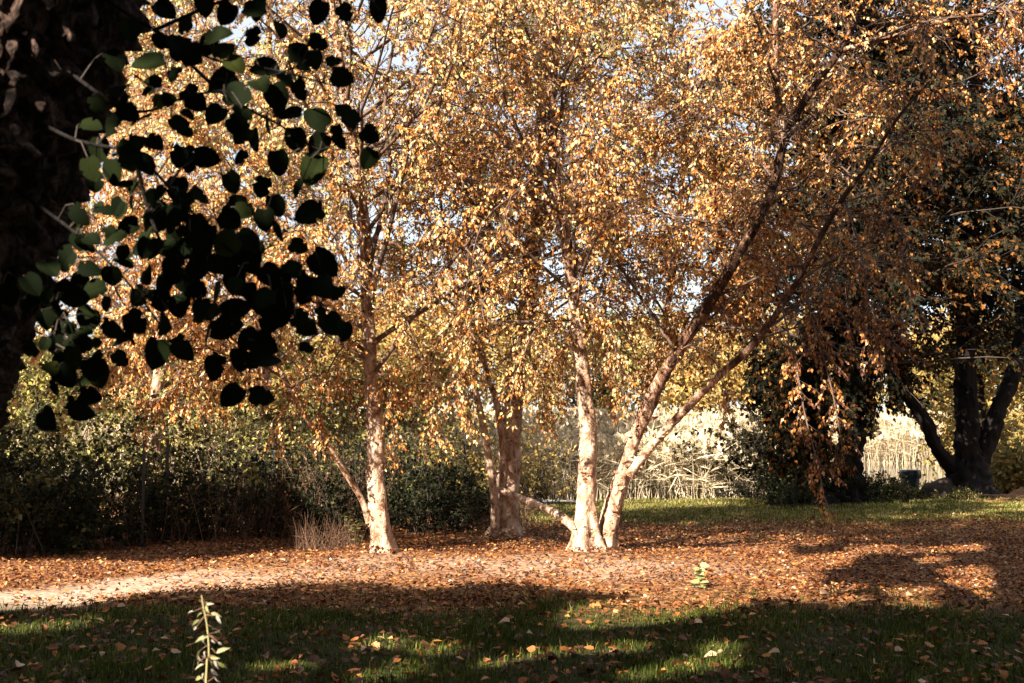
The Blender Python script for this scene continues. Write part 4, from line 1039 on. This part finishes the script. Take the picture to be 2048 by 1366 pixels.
q_ = gp(690, 1095); seedling('green seedling among the dry grass left of the birch', q_[0], q_[1] + .4, .6, 18, .1, M_SHRUB, .7, T_BIRCH)
# tall pale weed close to the camera
wb = np.array([at(413, 1400, 4.2)[0], 4.2, 0.]); wb[2] = float(gz(wb[0], 4.2))
weed = thing('weed', 'tall pale weed with drooping whitish leaves standing in the front grass', 'plant', wb)
wp = spline([wb + [0, 0, -.03], at(412, 1366, 4.2), at(418, 1310, 4.2), at(414, 1250, 4.2), at(407, 1215, 4.2), at(403, 1190, 4.2)], .03)
V, q = tubes(wp[None], np.linspace(.0065, .002, len(wp))[None], 7); B = Bag(); B.add(V, [q]); link('stem', B.build('stem', leaf_mat('weed_stem', [(0, (.3, .27, .1)), (1, (.45, .4, .2))], .5, .1), wb, True), weed)
M_WEED = leaf_mat('weed_leaf', [(0, (.10, .13, .03)), (.4, (.34, .32, .14)), (.7, (.46, .39, .32)), (1, (.62, .54, .48))], .5, .3)
T_WEED = template([(.3, .17), (.65, .15)], .5, .5)
P, D, N, SZ, TN = [], [], [], [], []
side = []
for k, (x, y, dx, dy, s, tn) in enumerate([(430, 1228, 1, .15, .055, .5), (398, 1228, -1, .3, .04, .2), (436, 1238, .6, .9, .045, .95), (392, 1243, -1, .4, .05, .15), (428, 1258, .8, .5, .035, .95), (404, 1275, -1, .1, .075, .3), (424, 1272, 1, -.2, .05, .25),
                  (405, 1283, -.3, 1, .06, .95), (425, 1282, .5, .6, .03, .9), (442, 1300, .9, -.6, .07, .55), (396, 1305, -.9, .8, .075, .4), (398, 1318, .3, 1, .05, .98), (430, 1328, -.1, 1, .065, .9), (400, 1330, -1, .1, .05, .6),
                  (428, 1345, .6, .8, .06, .9), (395, 1356, -1, .1, .07, .3), (432, 1360, .4, 1, .04, .95), (404, 1352, -.5, .9, .04, .9), (425, 1235, .4, .5, .03, .6), (415, 1222, .7, -.3, .03, .3), (440, 1287, .8, .6, .03, .95), (408, 1310, -.2, 1, .05, .97)]):
    c = at(x, y, 4.2 + rng.normal(0, .03)); d = norm(np.array([dx, rng.normal(0, .3), -dy])); j = np.argmin(np.linalg.norm(wp - (c + [0, 0, .015]), axis=1))
    P.append(c - d * s * .3); D.append(d); N.append(norm(np.array([-.5, -1, .8]) + .3 * rng.normal(size=3))); SZ.append(s * .66); TN.append(min(.85, tn * .88)); side.append(np.stack([wp[j], c - d * s * .3]))
for k in range(44):
    j = rng.integers(4, len(wp)); d = norm(np.array([rng.choice([-1, 1]), rng.normal(0, .6), rng.normal(-.2, .5)])); s = rng.uniform(.012, .04); p = wp[j] + d * rng.uniform(.004, .05)
    P.append(p); D.append(norm(d + .5 * rng.normal(size=3))); N.append(norm(np.array([-.3, -.8, .8]) + .5 * rng.normal(size=3))); SZ.append(s); TN.append(rng.uniform(.1, .85)); side.append(np.stack([wp[j], p]))
leaf_objects('leaf', T_WEED, 'weed', np.array(P), np.array(D), np.array(N), np.array(SZ), np.array(TN), M_WEED, weed, wb)
V, q = tubes(np.array(side), np.array([[.0018, .001]]).repeat(len(side), 0), 4); B = Bag(); B.add(V, [q]); props(link('leaf_stalks', B.build('leaf_stalks', M_DRY, wb), weed), kind='stuff')

# ------------------------------------------------------------------ grass
def grass(name, label, n, xr, yr, hr, w, tone, dens):
    x = rng.uniform(*xr, n); y = yr[0] + (yr[1] - yr[0]) * rng.uniform(0, 1, n) ** 1.0
    k = rng.uniform(0, 1, n) < dens(x, y); x, y = x[k], y[k]; n = len(x)
    h = rng.uniform(*hr, n) * (1 + .5 * wob(x * 1.5, y * 1.5) + .9 * np.maximum(0, wob(x * 3.1 + 5, y * 3.3) - .25) + .5 * (rng.uniform(0, 1, n) < .04)); z = gz(x, y) - .005
    az = rng.uniform(0, 2 * math.pi, n); bl = np.stack([np.cos(az), np.sin(az), np.zeros(n)], -1)
    sd = np.stack([-np.sin(az), np.cos(az), np.zeros(n)], -1)
    p0 = np.stack([x, y, z], -1); lean = rng.uniform(.1, .9, n)[:, None]
    p1 = p0 + (bl * lean * .35 + [0, 0, .62]) * h[:, None]; p2 = p0 + (bl * lean + [0, 0, 1 - .0]) * h[:, None] * np.array([1, 1, .95])
    wv = (w * rng.uniform(.6, 1.3, n))[:, None]
    V = np.stack([p0 - sd * wv, p0 + sd * wv, p1 - sd * wv * .8, p1 + sd * wv * .8, p2], 1)
    off = np.arange(n)[:, None] * 5
    ton = np.clip(tone + .15 * wob(x, y, 2) + rng.normal(0, .18, n), 0, 1)
    me = make_mesh(name, V.reshape(-1, 3), [np.array([[0, 1, 3, 2]]) + off, np.array([[2, 3, 4]]) + off], M_GRASS, np.repeat(ton, 5))
    props(link(name, me), label, 'grass', kind='stuff')
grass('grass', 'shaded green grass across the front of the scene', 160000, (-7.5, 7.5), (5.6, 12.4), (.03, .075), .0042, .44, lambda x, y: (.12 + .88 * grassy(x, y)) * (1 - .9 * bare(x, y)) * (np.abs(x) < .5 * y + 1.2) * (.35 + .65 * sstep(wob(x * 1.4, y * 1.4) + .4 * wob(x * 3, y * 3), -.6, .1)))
grass('lawn_grass', 'strip of sunlit lawn in front of the reeds', 105000, (-1, 16), (18.5, 30.2), (.03, .075), .009, .78, lambda x, y: (.03 + .97 * grassy(x, y) * (x < .5 * y + 1)) * ~((y > 28.05) & (x < 2.1)))  # blades toned lighter to paint in sunlight that the crowns block here

# ------------------------------------------------------------------ fallen leaves
def litter_density(x, y):
    mid = sstep(y + .5 * wob(x, y), 10.6, 11.8) * (1 - .82 * sstep(y + 1.2 * wob(x, y, .6) - .15 * x, 20.0, 24.0))
    d = np.maximum(.15 + .09 * wob(x * 1.2, y * 1.2), mid * (.72 + .28 * wob(x * .9 + 2, y * 1.1) + .2 * wob(x * 2.3, y * 2.6 + 1)))
    d = d * (1 - .82 * bare(x, y))
    d = d * (1 - .75 * sstep(y, 25, 29))
    near_tree = np.minimum(np.hypot(x - 1.1, y - 16.1), np.hypot(x + 1.85, y - 16.2))
    return np.maximum(d, .8 * (1 - sstep(near_tree, .25, .6)))
n = 200000
y = 6.2 + (29.5 - 6.2) * rng.uniform(0, 1, n) ** 1.05; x = rng.uniform(-1, 1, n) * (.5 * y + 1.2)
k = rng.uniform(0, 1, n) < litter_density(x, y) * (.45 + .55 * np.minimum(y, 16) / 16) * np.where(y < 11.6, .85, 1.0)
x, y = x[k], y[k]; n = len(x)
z = gz(x, y) + rng.uniform(.003, .04, n)
tilt = rng.normal(0, .42, (n, 3)) * [1, 1, 0] + [0, 0, 1]
az = rng.uniform(0, 2 * math.pi, n)
D = np.stack([np.cos(az), np.sin(az), rng.normal(0, .25, n)], -1)
D = norm(D - norm(tilt) * np.sum(D * norm(tilt), 1, keepdims=True))
front = y < 11.6
near_foot = np.minimum(np.hypot(x - 1.1, y - 16.15), np.minimum(np.hypot(x + 1.85, y - 16.2), np.hypot(x + .07, y - 19.1)))
z = z + .09 * np.maximum(0, 1 - near_foot / .55) * rng.uniform(0, 1, n) + .03 * np.maximum(0, wob(x * 2.3, y * 2.6 + 1)) * rng.uniform(0, 1, n)
size = np.where(front, rng.uniform(.04, .09, n), rng.uniform(.036, .068, n)); z = np.where(front, z + rng.uniform(-.005, .035, n), z)
tone = np.clip(np.where(front, .26, .29 + .12 * wob(x, y, 1.2)) + rng.normal(0, .24, n), 0, 1)
P = np.stack([x, y, z], -1); N = norm(tilt)
vis = np.where(in_view(P))[0]
top = vis[np.argsort(-(size[vis] / y[vis]))[:292]]
mass = np.ones(n, bool); mass[top] = False
kinds = rng.integers(0, 3, n)
B = Bag()
for kk, tm in enumerate((T_DIAMOND, T_LCURL, T_SIMPLE)):
    s = mass & (kinds == kk)
    V, Fs = leaf_mass(tm, P[s], D[s], N[s], size[s]); B.add(V, Fs, np.repeat(tone[s], len(tm[0])))
props(link('leaf_litter', B.build('leaf_litter', M_FALLEN)), 'carpet of fallen orange and brown birch leaves around the trunks', 'fallen leaves', kind='stuff')
fam = {0: ('dark brown', 'brown fallen leaves'), 1: ('rusty orange', 'orange fallen leaves'), 2: ('pale tan', 'tan fallen leaves')}
for kk, tm in enumerate((T_BIRCH, T_CURL, T_ROUND)):
    s = top[kinds[top] == kk]
    for i, o in zip(s, leaf_objects('fallen_leaf', tm, 'fallen%d' % kk, P[s], D[s], N[s], size[s], tone[s], M_FALLEN, None, (0, 0, 0))):
        c = 0 if tone[i] < .4 else 1 if tone[i] < .68 else 2
        sh = ('flat', 'curled', 'rounded')[kk]
        u_ = P[i, 0] / P[i, 1] * F
        side_ = 'left of the weed' if u_ < -640 else 'below the single birch' if u_ < -200 else 'below the many-stemmed birch' if u_ < 230 else 'below the pale sprig' if u_ < 560 else 'in the right corner'
        row_ = 'in nearest grass' if P[i, 1] < 8.3 else 'halfway up the grass' if P[i, 1] < 9.6 else 'toward the litter'
        big_ = 'large' if size[i] > .08 else 'smaller'
        props(o, '%s %s %s leaf %s, %s' % (big_, sh, fam[c][0], side_, row_), 'leaf', '%s %s %s %s %s' % (big_, sh, fam[c][1], side_, row_))
for px, py, s, lab in ((1020, 1246, .17, 'pale crumpled leaf on the lawn straight below the many stemmed birch'), (1405, 1248, .17, 'pale curled leaf at the lower edge of the sunlit grass patch'), (1640, 1196, .2, 'long pale leaf at the edge of the litter on the right'),
                       (1812, 1200, .16, 'upright pale leaf standing up at the right of the lawn'), (1435, 1312, .16, 'large pale flat leaf in the dark grass lower right of centre'), (1790, 1306, .15, 'pale leaf lying low in the dark grass at far right'),
                       (233, 1219, .15, 'white leaf at the lower edge of the sandy path'), (1560, 1305, .14, 'rusty pale leaf between two others in the dark grass')):
    q_ = gp(px, py); p = np.array([[q_[0], q_[1], float(gz(q_[0], q_[1])) + .05]])
    o = leaf_objects('fallen_leaf', T_CURL, 'fallenbig', p, norm(np.array([[rng.choice([-1, 1]), .3, .1]])), np.array([[.1, -.35, 1.]]), np.array([s * .68]), np.array([.82]), M_FALLEN, None, (0, 0, 0))[0]
    props(o, lab, 'leaf', 'large pale leaves on the lawn')
